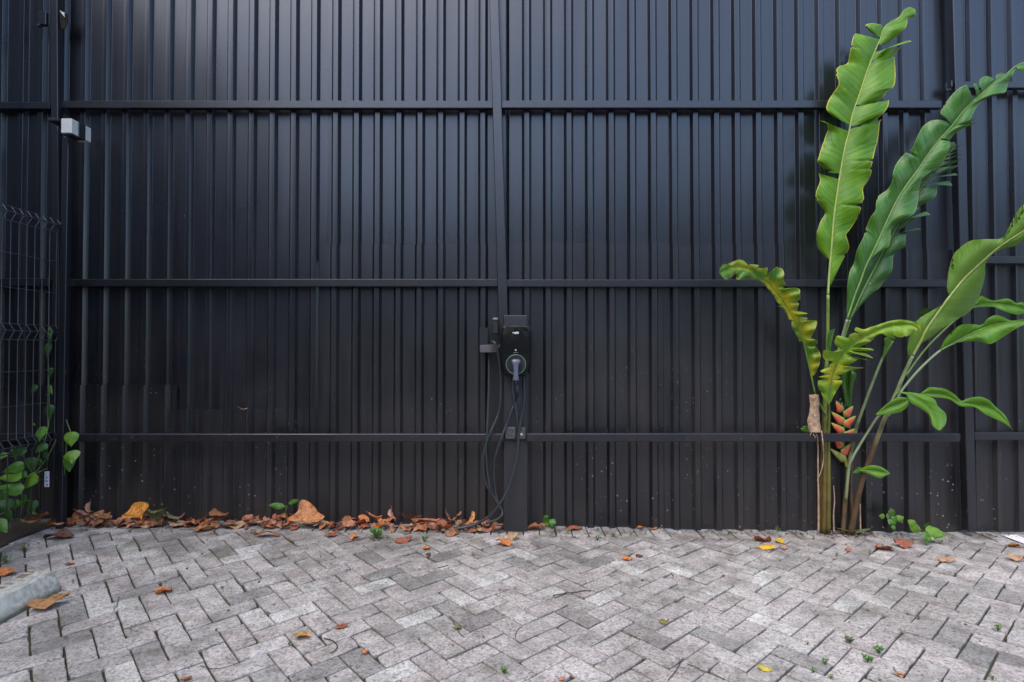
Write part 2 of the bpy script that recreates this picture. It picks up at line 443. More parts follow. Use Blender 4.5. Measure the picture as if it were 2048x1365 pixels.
M_TWIG = simple('twig_bark', (.06, .04, .025), .85, 0, .4, 80)

# ------------------------------------------------------------------ ground and pavement
bm = bmesh.new()
for i in range(2):
    pass
gv = [bm.verts.new(p) for p in [(-90, -90, -.075), (90, -90, -.075), (90, 90, -.075), (-90, 90, -.075)]]
bm.faces.new(gv)
tag(mesh_obj('ground', bm, M_YARD), 'plain grey yard floor beyond the paving', kind='structure')

PX0, PX1, PY0, PY1 = -2.93, 4.3, .7, 3.615
def grid_sheet(name, x0, x1, y0, y1, dz, m, n=0, rough=0.0):
    bm = bmesh.new()
    nx = max(2, int((x1 - x0) / .15)); ny = max(2, int((y1 - y0) / .12))
    vs = [[bm.verts.new((x0 + (x1-x0)*i/nx, y0 + (y1-y0)*j/ny,
            gz(x0 + (x1-x0)*i/nx, y0 + (y1-y0)*j/ny) + dz + rough * noise.noise((i * .9, j * .9, dz)))) for j in range(ny + 1)] for i in range(nx + 1)]
    for i in range(nx):
        for j in range(ny):
            bm.faces.new((vs[i][j], vs[i+1][j], vs[i+1][j+1], vs[i][j+1]))
    return mesh_obj(name, bm, m, smooth_=True)
pavement = grid_sheet('pavement', PX0, PX1, PY0, 3.95, -.012, M_JOINT)
tag(pavement, 'grey concrete block paving laid in a herringbone', kind='structure')
soil = grid_sheet('soil', -5.2, PX0 - .002, PY0, 4.6, .0, M_SOIL, rough=.03)
tag(soil, 'dark soil strip behind the wire mesh fence', kind='structure')

UD = Vector((-1004, FPX, 0)).normalized()      # paver axis running up-left in the picture
VD = Vector((1291, FPX, 0)).normalized()       # paver axis running up-right
VD = (VD - UD * VD.dot(UD)).normalized()
P0 = ground_at(932.6, 1300.3); P0.z = 0
CELL, GAP = .1, .0072
def irregular(hl, hw, seed, j=.0016):
    rnd = random.Random(seed)
    pts = []
    for (x, y) in [(-1,-1),(-.33,-1),(.35,-1),(1,-1),(1,0),(1,1),(.3,1),(-.36,1),(-1,1),(-1,.05)]:
        pts.append((x * hl + rnd.uniform(-j, j), y * hw + rnd.uniform(-j, j)))
    if rnd.random() < .45:                       # a chipped corner
        i = rnd.choice((0, 3, 5, 8)); c = rnd.uniform(.72, .9)
        pts[i] = (pts[i][0] * (1 - (1 - c) * .4), pts[i][1] * (1 - (1 - c) * .8))
    return pts
def paver_bm(bm, pts, place, ch=.004, depth=.045, zj=None):
    """pts: outline in local 2-D; place maps (x, y, z) to the mesh's space"""
    cx = sum(p[0] for p in pts) / len(pts); cy = sum(p[1] for p in pts) / len(pts)
    ins = []
    for p in pts:
        d = Vector((cx - p[0], cy - p[1])); l = d.length or 1
        ins.append((p[0] + d.x / l * ch, p[1] + d.y / l * ch))
    a = [bm.verts.new(place(x, y, 0)) for x, y in ins]
    b = [bm.verts.new(place(x, y, -ch * .8)) for x, y in pts]
    c = [bm.verts.new(place(x, y, -depth)) for x, y in pts]
    n = len(pts)
    bm.faces.new(a)
    for i in range(n):
        k = (i + 1) % n
        f = bm.faces.new((b[i], b[k], a[k], a[i])); f.smooth = False
        bm.faces.new((c[i], c[k], b[k], b[i]))
def clip(poly, nx, ny, d):
    """keep nx*x + ny*y <= d"""
    out = []
    for i in range(len(poly)):
        p, q = poly[i], poly[(i + 1) % len(poly)]
        a, b = nx*p[0] + ny*p[1] - d, nx*q[0] + ny*q[1] - d
        if a <= 0: out.append(p)
        if (a < 0) != (b < 0) and a != b:
            t = a / (a - b)
            out.append((p[0] + (q[0]-p[0])*t, p[1] + (q[1]-p[1])*t))
    return out
def area(poly):
    return abs(sum(poly[i][0]*poly[(i+1) % len(poly)][1] - poly[(i+1) % len(poly)][0]*poly[i][1] for i in range(len(poly)))) / 2
def project(p):
    d = Vector(p) - Vector((0, 0, CAMZ))
    zz = d.dot(_fw)
    if zz < .2: return None
    return CX + FPX * d.x / zz, CY - FPX * d.dot(_up) / zz
def vis_area(poly):
    q = []
    for x, y in poly:
        s = project((x, y, gz(x, y)))
        if s is None: return 0
        q.append(s)
    for nx, ny, d in ((-1, 0, 0), (1, 0, 2048), (0, -1, 0), (0, 1, 1365)):
        q = clip(q, nx, ny, d)
        if len(q) < 3: return 0
    return area(q)
SHARED = []
for k in range(16):
    bm = bmesh.new()
    paver_bm(bm, irregular(CELL - GAP/2, CELL/2 - GAP/2, k + 5), lambda x, y, z: (x, y, z))
    me = bpy.data.meshes.new('paver'); bm.normal_update(); bm.to_mesh(me); bm.free(); me.materials.append(M_PAVER)
    SHARED.append(me)
rndp = random.Random(11)
def paver_color():
    r = rndp.random()
    if r < .10: v, t = rndp.uniform(.27, .33), rndp.uniform(-.2, .6)
    elif r < .50: v, t = rndp.uniform(.38, .43), rndp.uniform(0, 1)
    elif r < .91: v, t = rndp.uniform(.42, .48), rndp.uniform(.1, 1.1)
    else: v, t = rndp.uniform(.49, .57), rndp.uniform(-.6, .2)
    v *= .90
    return (v * (1.025 + .035 * t), v * (1 - .02 * t), v * (.935 - .01 * t), 1)
items = []   # (visible area, kind, data)
for i in range(-60, 60):
    for j in range(-60, 60):
        k = (i - j + 3) % 4
        if k == 0: du, dv = 1, 2            # runs along VD
        elif k == 3: du, dv = 2, 1          # runs along UD
        else: continue
        c = P0 + VD * ((i - 1 + dv / 2) * CELL) + UD * ((j + du / 2) * CELL)
        if not (PX0 - .15 < c.x < PX1 + .1 and PY0 - .1 < c.y < PY1 + .15): continue
        ax = VD if dv == 2 else UD
        ay = Vector((-ax.y, ax.x, 0))
        hl, hw = CELL - GAP / 2, CELL / 2 - GAP / 2
        quad = [(c + ax * sx * hl + ay * sy * hw)[:2] for sx, sy in ((-1,-1),(1,-1),(1,1),(-1,1))]
        cl = clip(clip(clip(quad, 0, 1, PY1), -1, 0, -PX0), 1, 0, PX1)
        if len(cl) < 3 or area(cl) < .0012: continue
        items.append([vis_area(cl), 'whole' if area(cl) > .97 * area(quad) else 'cut', (c, ax, ay, cl)])
x = PX0 + .01
while x < PX1 - .1:                          # soldier course along the fence
    w = .1 + rndp.uniform(-.002, .003)
    poly = [(x + .002, PY1 + .005), (x + w - .003, PY1 + .005), (x + w - .003, PY1 + .203), (x + .002, PY1 + .203)]
    items.append([vis_area(poly), 'cut', (None, None, None, poly)])
    x += w + .003
items.sort(key=lambda t: -t[0])
far_bm = bmesh.new()
def slope(x, y):
    e = .04
    return (gz(x+e, y) - gz(x-e, y)) / (2*e), (gz(x, y+e) - gz(x, y-e)) / (2*e)
for n, (va, kind, (c, ax, ay, poly)) in enumerate(items):
    ox, oy = rndp.uniform(-.0013, .0013), rndp.uniform(-.0013, .0013)
    poly = [(p[0] + ox, p[1] + oy) for p in poly]
    cx = sum(p[0] for p in poly) / len(poly); cy = sum(p[1] for p in poly) / len(poly)
    sx, sy = slope(cx, cy)
    sx += rndp.uniform(-.012, .012); sy += rndp.uniform(-.012, .012)
    dz = rndp.uniform(-.0022, .0022) - (.004 if rndp.random() < .05 else 0)
    z0 = gz(cx, cy) + dz
    single = n < 300 and va > 0
    col = paver_color()
    if kind == 'whole' and single:
        o = bpy.data.objects.new('paver', SHARED[rndp.randrange(len(SHARED))])
        flip = rndp.choice((1, -1))
        X = Vector((ax.x, ax.y, sx*ax.x + sy*ax.y)).normalized() * flip
        Y = Vector((ay.x, ay.y, sx*ay.x + sy*ay.y)).normalized() * flip
        Z = X.cross(Y)
        o.matrix_world = Matrix(((X.x, Y.x, Z.x, cx), (X.y, Y.y, Z.y, cy), (X.z, Y.z, Z.z, z0), (0, 0, 0, 1)))
        link(o, pavement)
        o.color = col
    else:
        pts = poly
        if kind == 'whole':
            lo = irregular(CELL - GAP/2, CELL/2 - GAP/2, n)
            pts = [(cx + ax.x*a + ay.x*b, cy + ax.y*a + ay.y*b) for a, b in lo]
        f = lambda a, b, z: (a, b, z0 + sx*(a-cx) + sy*(b-cy) + z)
        if single:
            bm = bmesh.new(); paver_bm(bm, pts, f)
            o = mesh_obj('paver', bm, M_PAVER, pavement); o.color = col
        else:
            paver_bm(far_bm, pts, f)
pv = mesh_obj('pavers', far_bm, M_PAVERS, pavement); pv['kind'] = 'stuff'

# painted bay line at the right end
bm = bmesh.new()
for k in range(16):
    y0, y1 = 3.74 - k * .17, 3.74 - (k + 1) * .17
    vs = []
    for (xx, yy) in ((3.195, y1), (3.295, y1), (3.295, y0), (3.195, y0)):
        vs.append(bm.verts.new((xx, yy, gz(xx, yy) + .006)))
    bm.faces.new(vs)
bmesh.ops.remove_doubles(bm, verts=bm.verts, dist=.0005)
tag(mesh_obj('painted_line', bm, simple('road_paint_white', (.74, .74, .76), .6, 0, .1, 60)), 'white painted bay line on the paving by the right end of the fence', kind='structure')

# ------------------------------------------------------------------ black sheet fence
YP, RH = 3.80, .027         # pan plane and rib height
def px2x(px, Y=YP): return (px - CX) * Y / FPX
PITCHX = px2x(CX + 42.2)
def rib_centres(x0, x1, phase):
    k = math.ceil((x0 - phase) / PITCHX)
    out = []
    while phase + k * PITCHX < x1:
        out.append(phase + k * PITCHX); k += 1
    return out
rs = random.Random(3)
def sheet(parent, x0, x1, zb, zt, Y, phase, lean=0.0, ragged=0.0, yaw=None, tint=None, m=None):
    """one ribbed steel sheet; zb may be a function of x"""
    prof = [(x0, 0.0)]
    for c in rib_centres(x0 + .034, x1 - .034, phase):
        j = rs.uniform(-.0015, .0015)
        for dx, dy in ((-.0330, 0), (-.0315, .0008), (-.0165, RH - .0008), (-.0150, RH), (-.0045, RH - .0004), (.0045, RH - .0004), (.0150, RH), (.0165, RH - .0008), (.0315, .0008), (.0330, 0)):
            prof.append((c + j + dx, -dy))
        prof.append((c + PITCHX / 2, .0))
    prof = [p for p in prof if x0 <= p[0] <= x1]
    if prof[-1][0] < x1: prof.append((x1, 0.0))
    yaw = rs.uniform(-.012, .012) if yaw is None else yaw
    pit = rs.uniform(-.0025, .0025)
    ph = rs.uniform(0, 50)
    bm = bmesh.new()
    nz = 14
    cols = []
    xm = (x0 + x1) / 2
    for (x, dy) in prof:
        b = zb(x) if callable(zb) else zb
        t = zt + (ragged * noise.noise((x * 9, ph, 0)) if ragged else 0)
        col = []
        for k in range(nz + 1):
            z = b + (t - b) * k / nz
            wob = .0022 * noise.noise((x * 6 + ph, z * 1.3, ph)) + .0004 * noise.noise((x * 17, z * 1.2, ph))
            wx = .0012 * noise.noise((z * .8, ph, x * 3))
            col.append(bm.verts.new((x + lean * (zt - z) + wx, Y + dy + yaw * (x - xm) + pit * (z - 2) + wob, z)))
        # turned top edge
        v = col[-1].co
        col.append(bm.verts.new((v.x, v.y + .004, v.z)))
        cols.append(col)
    for a, b in zip(cols, cols[1:]):
        for k in range(len(a) - 1):
            bm.faces.new((a[k], b[k], b[k+1], a[k+1]))
    o = mesh_obj('sheet', bm, m or M_SHEET, parent)
    v = rs.uniform(.8, 1.25) if tint is None else tint
    o.color = (v, v, v * rs.uniform(.96, 1.06), 1)
    return o
fence = thing('metal_fence', 'long black corrugated steel fence with three horizontal rails behind the charger', 'fence', (0, YP, 0))
base_z = lambda x: gz(x, 3.75) + .004
ZT = 4.25
PH_L, PH_R = px2x(712.8), px2x(1053.5)
# upper sheets hang behind the lower ones
def zpx(py, Y=YP): return at(CX, py, Y).z
def snap(px, ph):
    x = px2x(px); k = round((x - ph) / PITCHX - .5)
    return (ph + (k + .5) * PITCHX) * FPX / YP + CX
left_cols = [(snap(-420, PH_L), snap(62, PH_L), None), (snap(62, PH_L), snap(355, PH_L), 770), (snap(355, PH_L), snap(655, PH_L), 818), (snap(655, PH_L), snap(951, PH_L), 490), (snap(951, PH_L), 1007, 488)]
for a, b, sy in left_cols:
    if sy is None:
        sheet(fence, px2x(a), px2x(b) + .03, base_z, ZT, YP + .012, PH_L, yaw=0)
    else:
        sheet(fence, px2x(a), px2x(b) + .014, zpx(sy) - .1, ZT, YP + .004, PH_L)
        sheet(fence, px2x(a) - .003, px2x(b) + .010, base_z, zpx(sy), YP - .006, PH_L, ragged=.008, m=M_SHEETLOW)
right_cols = [(1019, snap(1311, PH_R), 487), (snap(1311, PH_R), snap(1604, PH_R), 490), (snap(1604, PH_R), 1893, 500)]
for a, b, sy in right_cols:
    last = .035 if b == 1893 else 0
    sheet(fence, px2x(a), px2x(b) + .014, zpx(sy) - .1, ZT, YP + .004, PH_R)
    sheet(fence, px2x(a) - .003, px2x(b) + .010 + last, base_z, zpx(sy), YP - .006, PH_R, ragged=.008, m=M_SHEETLOW)
# recessed strips that close the gaps beside the posts
sheet(fence, px2x(985), px2x(1045), base_z, ZT, YP + .07, PH_L, tint=.8)
def rail(parent, x0, x1, py_t, py_b, Yf, d=.04, tilt=0):
    bm = bmesh.new()
    zt, zb = at(CX, py_t, Yf).z, at(CX, py_b, Yf).z
    box(bm, (x0, Yf, zb), (x1, Yf + d, zt))
    bevel_all(bm, .0035)
    o = mesh_obj('rail', bm, M_FRAME, parent)
    v = rs.uniform(.85, 1.15); o.color = (v, v, v, 1)
    return o
YR, YLOW = 3.733, 3.652
rail(fence, px2x(116, YR), px2x(986, YR), 201.5, 216.5, YR)
rail(fence, px2x(1003, YR), px2x(1890, YR), 201, 216, YR)
rail(fence, -4.9, px2x(90, YR), 204, 218, YR + .012)
rail(fence, px2x(132, YR), px2x(999, YR), 558.5, 573.5, YR)
rail(fence, px2x(1012, YR), px2x(1897, YR), 559.5, 574, YR)
rail(fence, -4.9, px2x(92, YR), 557, 573, YR + .012)
rail(fence, px2x(125, YLOW), px2x(1009, YLOW), 868.5, 884.5, YLOW)
rail(fence, px2x(1053, YLOW), px2x(1919, YLOW), 868, 884, YLOW)
rail(fence, -4.9, px2x(96, YR), 868, 884, YR + .012)
def post(parent, a, b, w, d, m=M_FRAME):
    bm = bmesh.new()
    beam(bm, a, b, w, d)
    bevel_all(bm, .0035)
    o = mesh_obj('post', bm, m, parent); o.color = (1, 1, 1, 1)
    return o
YPO = 3.715
def lean_post(parent, top_px, bot, w, Y=YPO, d=.06, zt=4.25):
    """picture points on the front centre line; extended to the top of the fence"""
    a = at(*bot, Y); b = at(*top_px, Y)
    t = (zt - a.z) / (b.z - a.z)
    return post(parent, a, a + (b - a) * t, w, d)
lean_post(fence, (988, 0), (1018, 1056), .06)
lean_post(fence, (107, 0), (113, 1040), .046, Y=3.695, d=.05)
fence2 = thing('metal_fence', 'short right end of the black fence, its rails set lower than the rest', 'fence', (3.2, YP, 0))
lean_post(fence2, (1915, 0), (1946, 1063), .058)
sheet(fence2, px2x(1875), px2x(2300), base_z, ZT, YP + .045, px2x(1946 + 12), tint=1.1)
rail(fence2, px2x(1930, YR), 4.6, 163, 176, YR + .02)
rail(fence2, px2x(1938, YR), 4.6, 513, 527, YR + .02)
rail(fence2, px2x(1952, YR), 4.6, 866, 881, YR + .02)
bm = bmesh.new()                               # torn fixing plate beside the right post
p = at(1897, 172, 3.74)
box(bm, (p.x - .018, p.y, p.z - .03), (p.x + .02, p.y + .012, p.z + .02)); box(bm, (p.x + .001, p.y - .02, p.z - .012), (p.x + .012, p.y, p.z + .026))
mesh_obj('bracket', bm, M_FRAME, fence2)

# ------------------------------------------------------------------ wire mesh fence on the left
XM = -2.9
meshf = thing('wire_mesh_fence', 'black welded wire mesh fence panel with folded bends on the left', 'fence', (XM, 3.6, .2))
zs = [.2]
bends = [(.60, .64, .68), (1.26, 1.312, 1.352), (1.948, 1.992, 2.03)]
prof = [(.2, 0)]
for lo, mi, hi in bends: prof += [(lo, 0), (mi, .03), (hi, 0)]

bm = bmesh.new(); tube(bm, [(dx, 0, z) for z, dx in prof], .0026, 5)
wme = bpy.data.meshes.new('wire'); bm.to_mesh(wme); bm.free(); wme.materials.append(M_WIRE)
n = 0
y = 3.615
while y > 1.15:
    o = bpy.data.objects.new('wire', wme); link(o, meshf); o.location = (0, y - 3.6, -.2); n += 1
    y -= .0555
bm = bmesh.new(); tube(bm, [(0, 3.63 - 3.6, 0), (0, 1.14 - 3.6, 0)], .003, 5)
hme = bpy.data.meshes.new('wire'); bm.to_mesh(hme); bm.free(); hme.materials.append(M_WIRE)
for z, dx in [(.205, 0), (.40, 0), (.6, 0), (.64, .033), (.68, 0), (.872, 0), (1.073, 0), (1.26, 0), (1.312, .033), (1.352, 0), (1.561, 0), (1.761, 0), (1.948, 0), (1.992, .033), (2.03, 0)]:
    o = bpy.data.objects.new('wire', hme); link(o, meshf); o.location = (dx - .004, 0, z - .2)
YMP = 3.60
a = at(117, 1030, YMP); b = at(130, 275, YMP)
bm = bmesh.new(); beam(bm, (a.x, a.y, gz(a.x, a.y) - .02), b, .042, .042); bevel_all(bm, .003)
o = mesh_obj('post', bm, M_FRAME, meshf); o.color = (1, 1, 1, 1)
for zz in (.65, 1.32, 1.98): 
    q = a + (b - a) * ((zz - a.z) / (b.z - a.z))
    bm = bmesh.new(); box(bm, (q.x - .035, q.y - .008, zz - .014), (q.x - .01, q.y + .03, zz + .014))
    o = mesh_obj('clip', bm, M_FRAME, meshf); o.color = (.9, .9, .9, 1)
# small white tag wired to the mesh
p = at(93, 959, 3.52)
tg = thing('tag', 'small white tag with dark smudged marks at the foot of the mesh fence', 'tag', p)
bm = bmesh.new(); box(bm, (p.x - .014, p.y, p.z - .048), (p.x + .015, p.y + .004, p.z + .048)); bevel_all(bm, .001)
mesh_obj('plate', bm, simple('tag_white', (.66, .67, .74), .5, 0, .08, 90), tg)
bm = bmesh.new()
for dx, dz, w, h in ((.002, .012, .009, .006), (-.004, -.006, .006, .004), (.003, -.012, .009, .005), (.005, -.034, .008, .009), (-.004, .03, .005, .003)):
    box(bm, (p.x + dx - w/2, p.y - .0012, p.z + dz - h/2), (p.x + dx + w/2, p.y + .001, p.z + dz + h/2))
mesh_obj('mark', bm, simple('tag_ink', (.05, .06, .09), .6), tg)

# ------------------------------------------------------------------ wall lamp on the mesh post
Zf, Zb = 3.50, 3.665
la = at(122, 237, Zf); lb = at(143, 267, Zf)
x0, x1, zt, zb = la.x, lb.x, la.z, lb.z + .002
lamp = thing('wall_lamp', 'box shaped outdoor lamp with frosted ends, mounted on top of the mesh post', 'lamp', ((x0 + x1) / 2, 3.6, zb))
M_DIFF = simple('frosted_diffuser', (.55, .56, .54), .45, 0, .05, 20)
M_LAMPB = simple('lamp_black', (.018, .02, .026), .45)
for (ya, yb) in ((Zf, Zf + .058), (Zb - .052, Zb)):
    bm = bmesh.new(); box(bm, (x0, ya, zb), (x1, yb, zt)); bevel_all(bm, .004, 2)
    mesh_obj('diffuser', bm, M_DIFF, lamp)
bm = bmesh.new(); box(bm, (x0 - .003, Zf + .058, zb - .006), (x1 + .003, Zb - .052, zt + .003)); bevel_all(bm, .002)
box(bm, (x0 + .004, Zf + .012, zb - .009), (x1 - .004, Zf + .06, zb - .002))
mesh_obj('body', bm, M_LAMPB, lamp)
bm = bmesh.new()
p = at(122, 226, 3.62)
box(bm, (p.x - .03, 3.55, zt + .004), (p.x + .035, 3.66, zt + .024)); bevel_all(bm, .003)
mesh_obj('bracket', bm, M_LAMPB, lamp)

# torn bracket near the top of the corner post
p = at(124, 40, 3.69)
br = thing('metal_bracket', 'dark bent bracket with a pale torn corner, high on the corner post', 'bracket', p)
bm = bmesh.new()
pts = [at(px, py, 3.70 + dy) for px, py, dy in ((114, 18, .02), (124, 21, 0), (134, 27, -.02), (135, 44, -.015), (129, 58, .0), (120, 56, .02), (115, 40, .02))]
v0 = [bm.verts.new(q) for q in pts]; v1 = [bm.verts.new(q + Vector((0, .006, 0))) for q in pts]
bm.faces.new(v0); bm.faces.new(list(reversed(v1)))
for i in range(len(pts)):
    k = (i + 1) % len(pts); bm.faces.new((v0[i], v1[i], v1[k], v0[k]))
mesh_obj('plate', bm, simple('bracket_dark', (.01, .009, .008), .7), br)
bm = bmesh.new()
pts = [at(px, py, 3.672) for px, py in ((119, 21.5), (130, 26.5), (127.5, 28.5), (129.5, 34.5), (125, 29.5))]
v0 = [bm.verts.new(q) for q in pts]; v1 = [bm.verts.new(q + Vector((0, .005, 0))) for q in pts]
bm.faces.new(v0); bm.faces.new(list(reversed(v1)))
for i in range(len(pts)):
    k = (i + 1) % len(pts); bm.faces.new((v0[i], v1[i], v1[k], v0[k]))
mesh_obj('torn_corner', bm, simple('bracket_pale', (.62, .56, .50), .7), br)
p = at(82, 36, 3.70)
br2 = thing('metal_bracket', 'black welded lug on the far side of the corner post near the top', 'bracket', p)
bm = bmesh.new(); box(bm, (p.x - .025, p.y, p.z - .045), (p.x + .03, p.y + .03, p.z + .045)); bevel_all(bm, .004)
o = mesh_obj('plate', bm, M_FRAME, br2); o.color = (1, 1, 1, 1)
bm = bmesh.new(); box(bm, (p.x - .02, p.y - .012, p.z - .062), (p.x - .004, p.y + .012, p.z - .045)); bevel_all(bm, .003)
mesh_obj('bolt', bm, M_LAMPB, br2)
# pale lump on the sheet
p = at(372, 432, 3.79)
bm = bmesh.new(); bmesh.ops.create_uvsphere(bm, u_segments=12, v_segments=8, radius=1)
for v in bm.verts:
    s_ = 1 + .15 * noise.noise(v.co * 2)
    v.co = Vector((v.co.x * .011 * s_, v.co.y * .010, v.co.z * .021 * s_ + v.co.x * .004)) + p
m, nt, bs = mat('pale_lump')
g = nt.nodes.new('ShaderNodeNewGeometry'); sp = nt.nodes.new('ShaderNodeSeparateXYZ'); L(nt, g.outputs['Position'], sp.inputs[0])
mr = N(nt, 'ShaderNodeMapRange'); L(nt, sp.outputs[2], mr.inputs[0]); mr.inputs[1].default_value = p.z - .006; mr.inputs[2].default_value = p.z + .004
L(nt, mixc(nt, mr.outputs[0], (.16, .13, .07), (.85, .8, .72)), bs.inputs['Base Color'])
tag(mesh_obj('pale_lump', bm, m, smooth_=True, origin=p), 'small pale lump stuck to the black sheet right of the lamp', 'lump')

# ------------------------------------------------------------------ charger on its box post
YB = 3.68
z_top = at(1030, 631, YB).z
xa, xb = at(1007, 640, YB).x, at(1055, 640, YB).x
bm = bmesh.new()
box(bm, (xa, YB, gz(0, YB) - .01), (xb, YB + .09, z_top)); bevel_all(bm, .004)
bpost = mesh_obj('box_post', bm, M_POSTBOX, origin=((xa + xb) / 2, YB, gz(0, YB)))
bpost.color = (1, 1, 1, 1)
tag(bpost, 'broad charcoal box post standing on the paving and carrying the charger', 'post')
cc = at(1032, 702, 3.60)
charger = thing('ev_charger', 'glossy black wall charger with a green ring and white logo', 'charger', (cc.x, YB, at(1032, 752, 3.6).z))
def outline(k):
    base = [(-.072, .165), (.072, .165), (.088, .155), (.0985, .135), (.1, .09), (.1, -.05), (.097, -.10), (.084, -.145), (.06, -.163), (-.06, -.163), (-.084, -.145), (-.097, -.10), (-.1, -.05), (-.1, .09), (-.0985, .135), (-.088, .155)]
    return [(x * k, z * (1 - (1 - k) * .62)) for x, z in base]
def loft(levels, centre, m, name, parent, sm=False):
    bm = bmesh.new(); rings = []
    for k, y in levels:
        rings.append([bm.verts.new((centre.x + x, y, centre.z + z)) for x, z in outline(k)])
    for r0, r1 in zip(rings, rings[1:]):
        for i in range(len(r0)):
            j = (i + 1) % len(r0); bm.faces.new((r0[j], r0[i], r1[i], r1[j]))
    bm.faces.new(rings[-1]); bm.faces.new(list(reversed(rings[0])))
    bmesh.ops.recalc_face_normals(bm, faces=bm.faces)
    return mesh_obj(name, bm, m, parent, smooth_=sm)
def gloss(name, c, r):
    m, nt, bs = mat(name)
    bs.inputs['Base Color'].default_value = (*c, 1)
    g = nt.nodes.new('ShaderNodeNewGeometry')
    nz = N(nt, 'ShaderNodeTexNoise', Scale=26, Detail=4); L(nt, g.outputs['Position'], nz.inputs['Vector'])
    mr = N(nt, 'ShaderNodeMapRange'); L(nt, nz.outputs[0], mr.inputs[0]); mr.inputs[3].default_value = r * .5; mr.inputs[4].default_value = r * 1.8
    L(nt, mr.outputs[0], bs.inputs['Roughness'])
    bump(nt, bs, nz.outputs[0], .05, .01)
    return m
M_GLOSS = gloss('charger_gloss', (.008, .009, .010), .07)
M_SATIN = simple('charger_satin', (.018, .019, .022), .4)
loft([(.97, YB - .002), (1, YB - .02), (1, YB - .07)], cc, M_SATIN, 'housing', charger)
loft([(.985, YB - .071), (.985, YB - .083), (.93, YB - .101), (.84, YB - .112)], cc, M_GLOSS, 'front_cover', charger)
YF = YB - .113
# the socket ring
rc = at(1031.8, 729.6, YF)
bm = bmesh.new()
def ring_pts(r, n=40): return [(rc.x + r * math.cos(2*math.pi*k/n), rc.z + r * math.sin(2*math.pi*k/n)) for k in range(n)]
rr = [(.0645, YF), (.0625, YF - .006), (.0590, YF - .006), (.0570, YF)]
rings = [[bm.verts.new((x, yy, z)) for x, z in ring_pts(r)] for r, yy in rr]
for a, b in zip(rings, rings[1:]):
    for i in range(40):
        j = (i + 1) % 40; bm.faces.new((a[i], a[j], b[j], b[i]))
bmesh.ops.recalc_face_normals(bm, faces=bm.faces)
m_ring = simple('ring_green', (.075, .15, .11), .35, 0, .05)
mesh_obj('ring', bm, m_ring, charger, smooth_=True)
bm = bmesh.new()
r1 = [bm.verts.new((x, YF - .001, z)) for x, z in ring_pts(.0568)]; bm.faces.new(r1)
r2 = [bm.verts.new((x, YF - .006, z)) for x, z in ring_pts(.036)]
r3 = [bm.verts.new((x, YF - .001, z)) for x, z in ring_pts(.038)]
bm.faces.new(r2)
for i in range(40):
    j = (i + 1) % 40; bm.faces.new((r3[i], r3[j], r2[j], r2[i]))
bmesh.ops.recalc_face_normals(bm, faces=bm.faces)
mesh_obj('socket', bm, M_SATIN, charger)
lp = at(1031.5, 701, YF)
bm = bmesh.new(); bmesh.ops.create_uvsphere(bm, u_segments=12, v_segments=8, radius=.006)
for v in bm.verts: v.co = Vector((v.co.x, v.co.y * .5, v.co.z)) + Vector((lp.x, YF - .001, lp.z))
for dx in (-.011, 0, .011):
    box(bm, (lp.x + dx - .003, YF - .003, lp.z - .0155), (lp.x + dx + .003, YF, lp.z - .0135))
mesh_obj('indicator', bm, simple('indicator_pale', (.36, .38, .46), .35), charger)
# logo
def text_mesh(body, size, ext):
    cu = bpy.data.curves.new('logo', 'FONT'); cu.body = body; cu.size = size; cu.extrude = ext; cu.offset = size * .03
    cu.align_x = 'CENTER'
    t = bpy.data.objects.new('logo_text', cu); COL.objects.link(t)
    bpy.context.view_layer.update()
    me = bpy.data.meshes.new_from_object(t.evaluated_get(bpy.context.evaluated_depsgraph_get()))
    bpy.data.objects.remove(t); bpy.data.curves.remove(cu)
    return me
lg = at(1031.5, 668.5, YF)
me = text_mesh('evo', .027, .0006)
me.transform(Matrix.Translation((lg.x, YF - .0012, lg.z)) @ Matrix.Rotation(R(-9), 4, 'Y') @ Matrix.Rotation(R(90), 4, 'X'))
me.materials.clear(); me.materials.append(simple('logo_white', (.8, .82, .86), .4, 0, .02))
lo = bpy.data.objects.new('logo', me); link(lo, charger); lo.matrix_parent_inverse = Matrix.Translation(-charger.location)

def cable(name, label, pts, r, m, parent=None, cat='cable'):
    P = pxpath(pts, 8)
    bm = bmesh.new(); tube(bm, P, r, 8)
    o = mesh_obj(name, bm, m, parent, smooth_=True, origin=None if parent else P[0])
    if parent is None: tag(o, label, cat)
    return o
M_CABLE = simple('cable_rubber', (.030, .036, .043), .4, 0, .2, 30)
M_CABLEB = simple('cable_black', (.010, .010, .012), .5)
# plug with its cable
ch = thing('charging_cable', 'charging plug with grey handle parked in the green ring, cable hanging down the post', 'cable', at(1032, 760, YF - .03))
bm = bmesh.new()
secs = [(719, .015, .012), (721, .027, .018), (725, .0265, .020), (730, .018, .020), (740, .0145, .019), (752, .0155, .018), (759, .019, .018), (762, .019, .016)]
rings = []
for py, hx, hy in secs:
    q = at(1031.8, py, YF - .035)
    rings.append([bm.verts.new((q.x + hx * math.copysign(abs(math.cos(a)) ** .6, math.cos(a)), q.y + hy * math.copysign(abs(math.sin(a)) ** .6, math.sin(a)), q.z)) for a in [2*math.pi*(k + .5)/14 for k in range(14)]])
for a, b in zip(rings, rings[1:]):
    for i in range(14):
        j = (i + 1) % 14; bm.faces.new((a[i], a[j], b[j], b[i]))
bm.faces.new(rings[0]); bm.faces.new(list(reversed(rings[-1])))
bmesh.ops.recalc_face_normals(bm, faces=bm.faces)
mesh_obj('handle', bm, simple('plug_grey', (.11, .12, .17), .35, 0, .06), ch, smooth_=True)
bm = bmesh.new()
q = at(1031.8, 724, YF)
tube(bm, [(q.x, YF + .0, q.z), (q.x, YF - .02, q.z)], .021, 16)
mesh_obj('plug', bm, M_CABLEB, ch)
bm = bmesh.new()
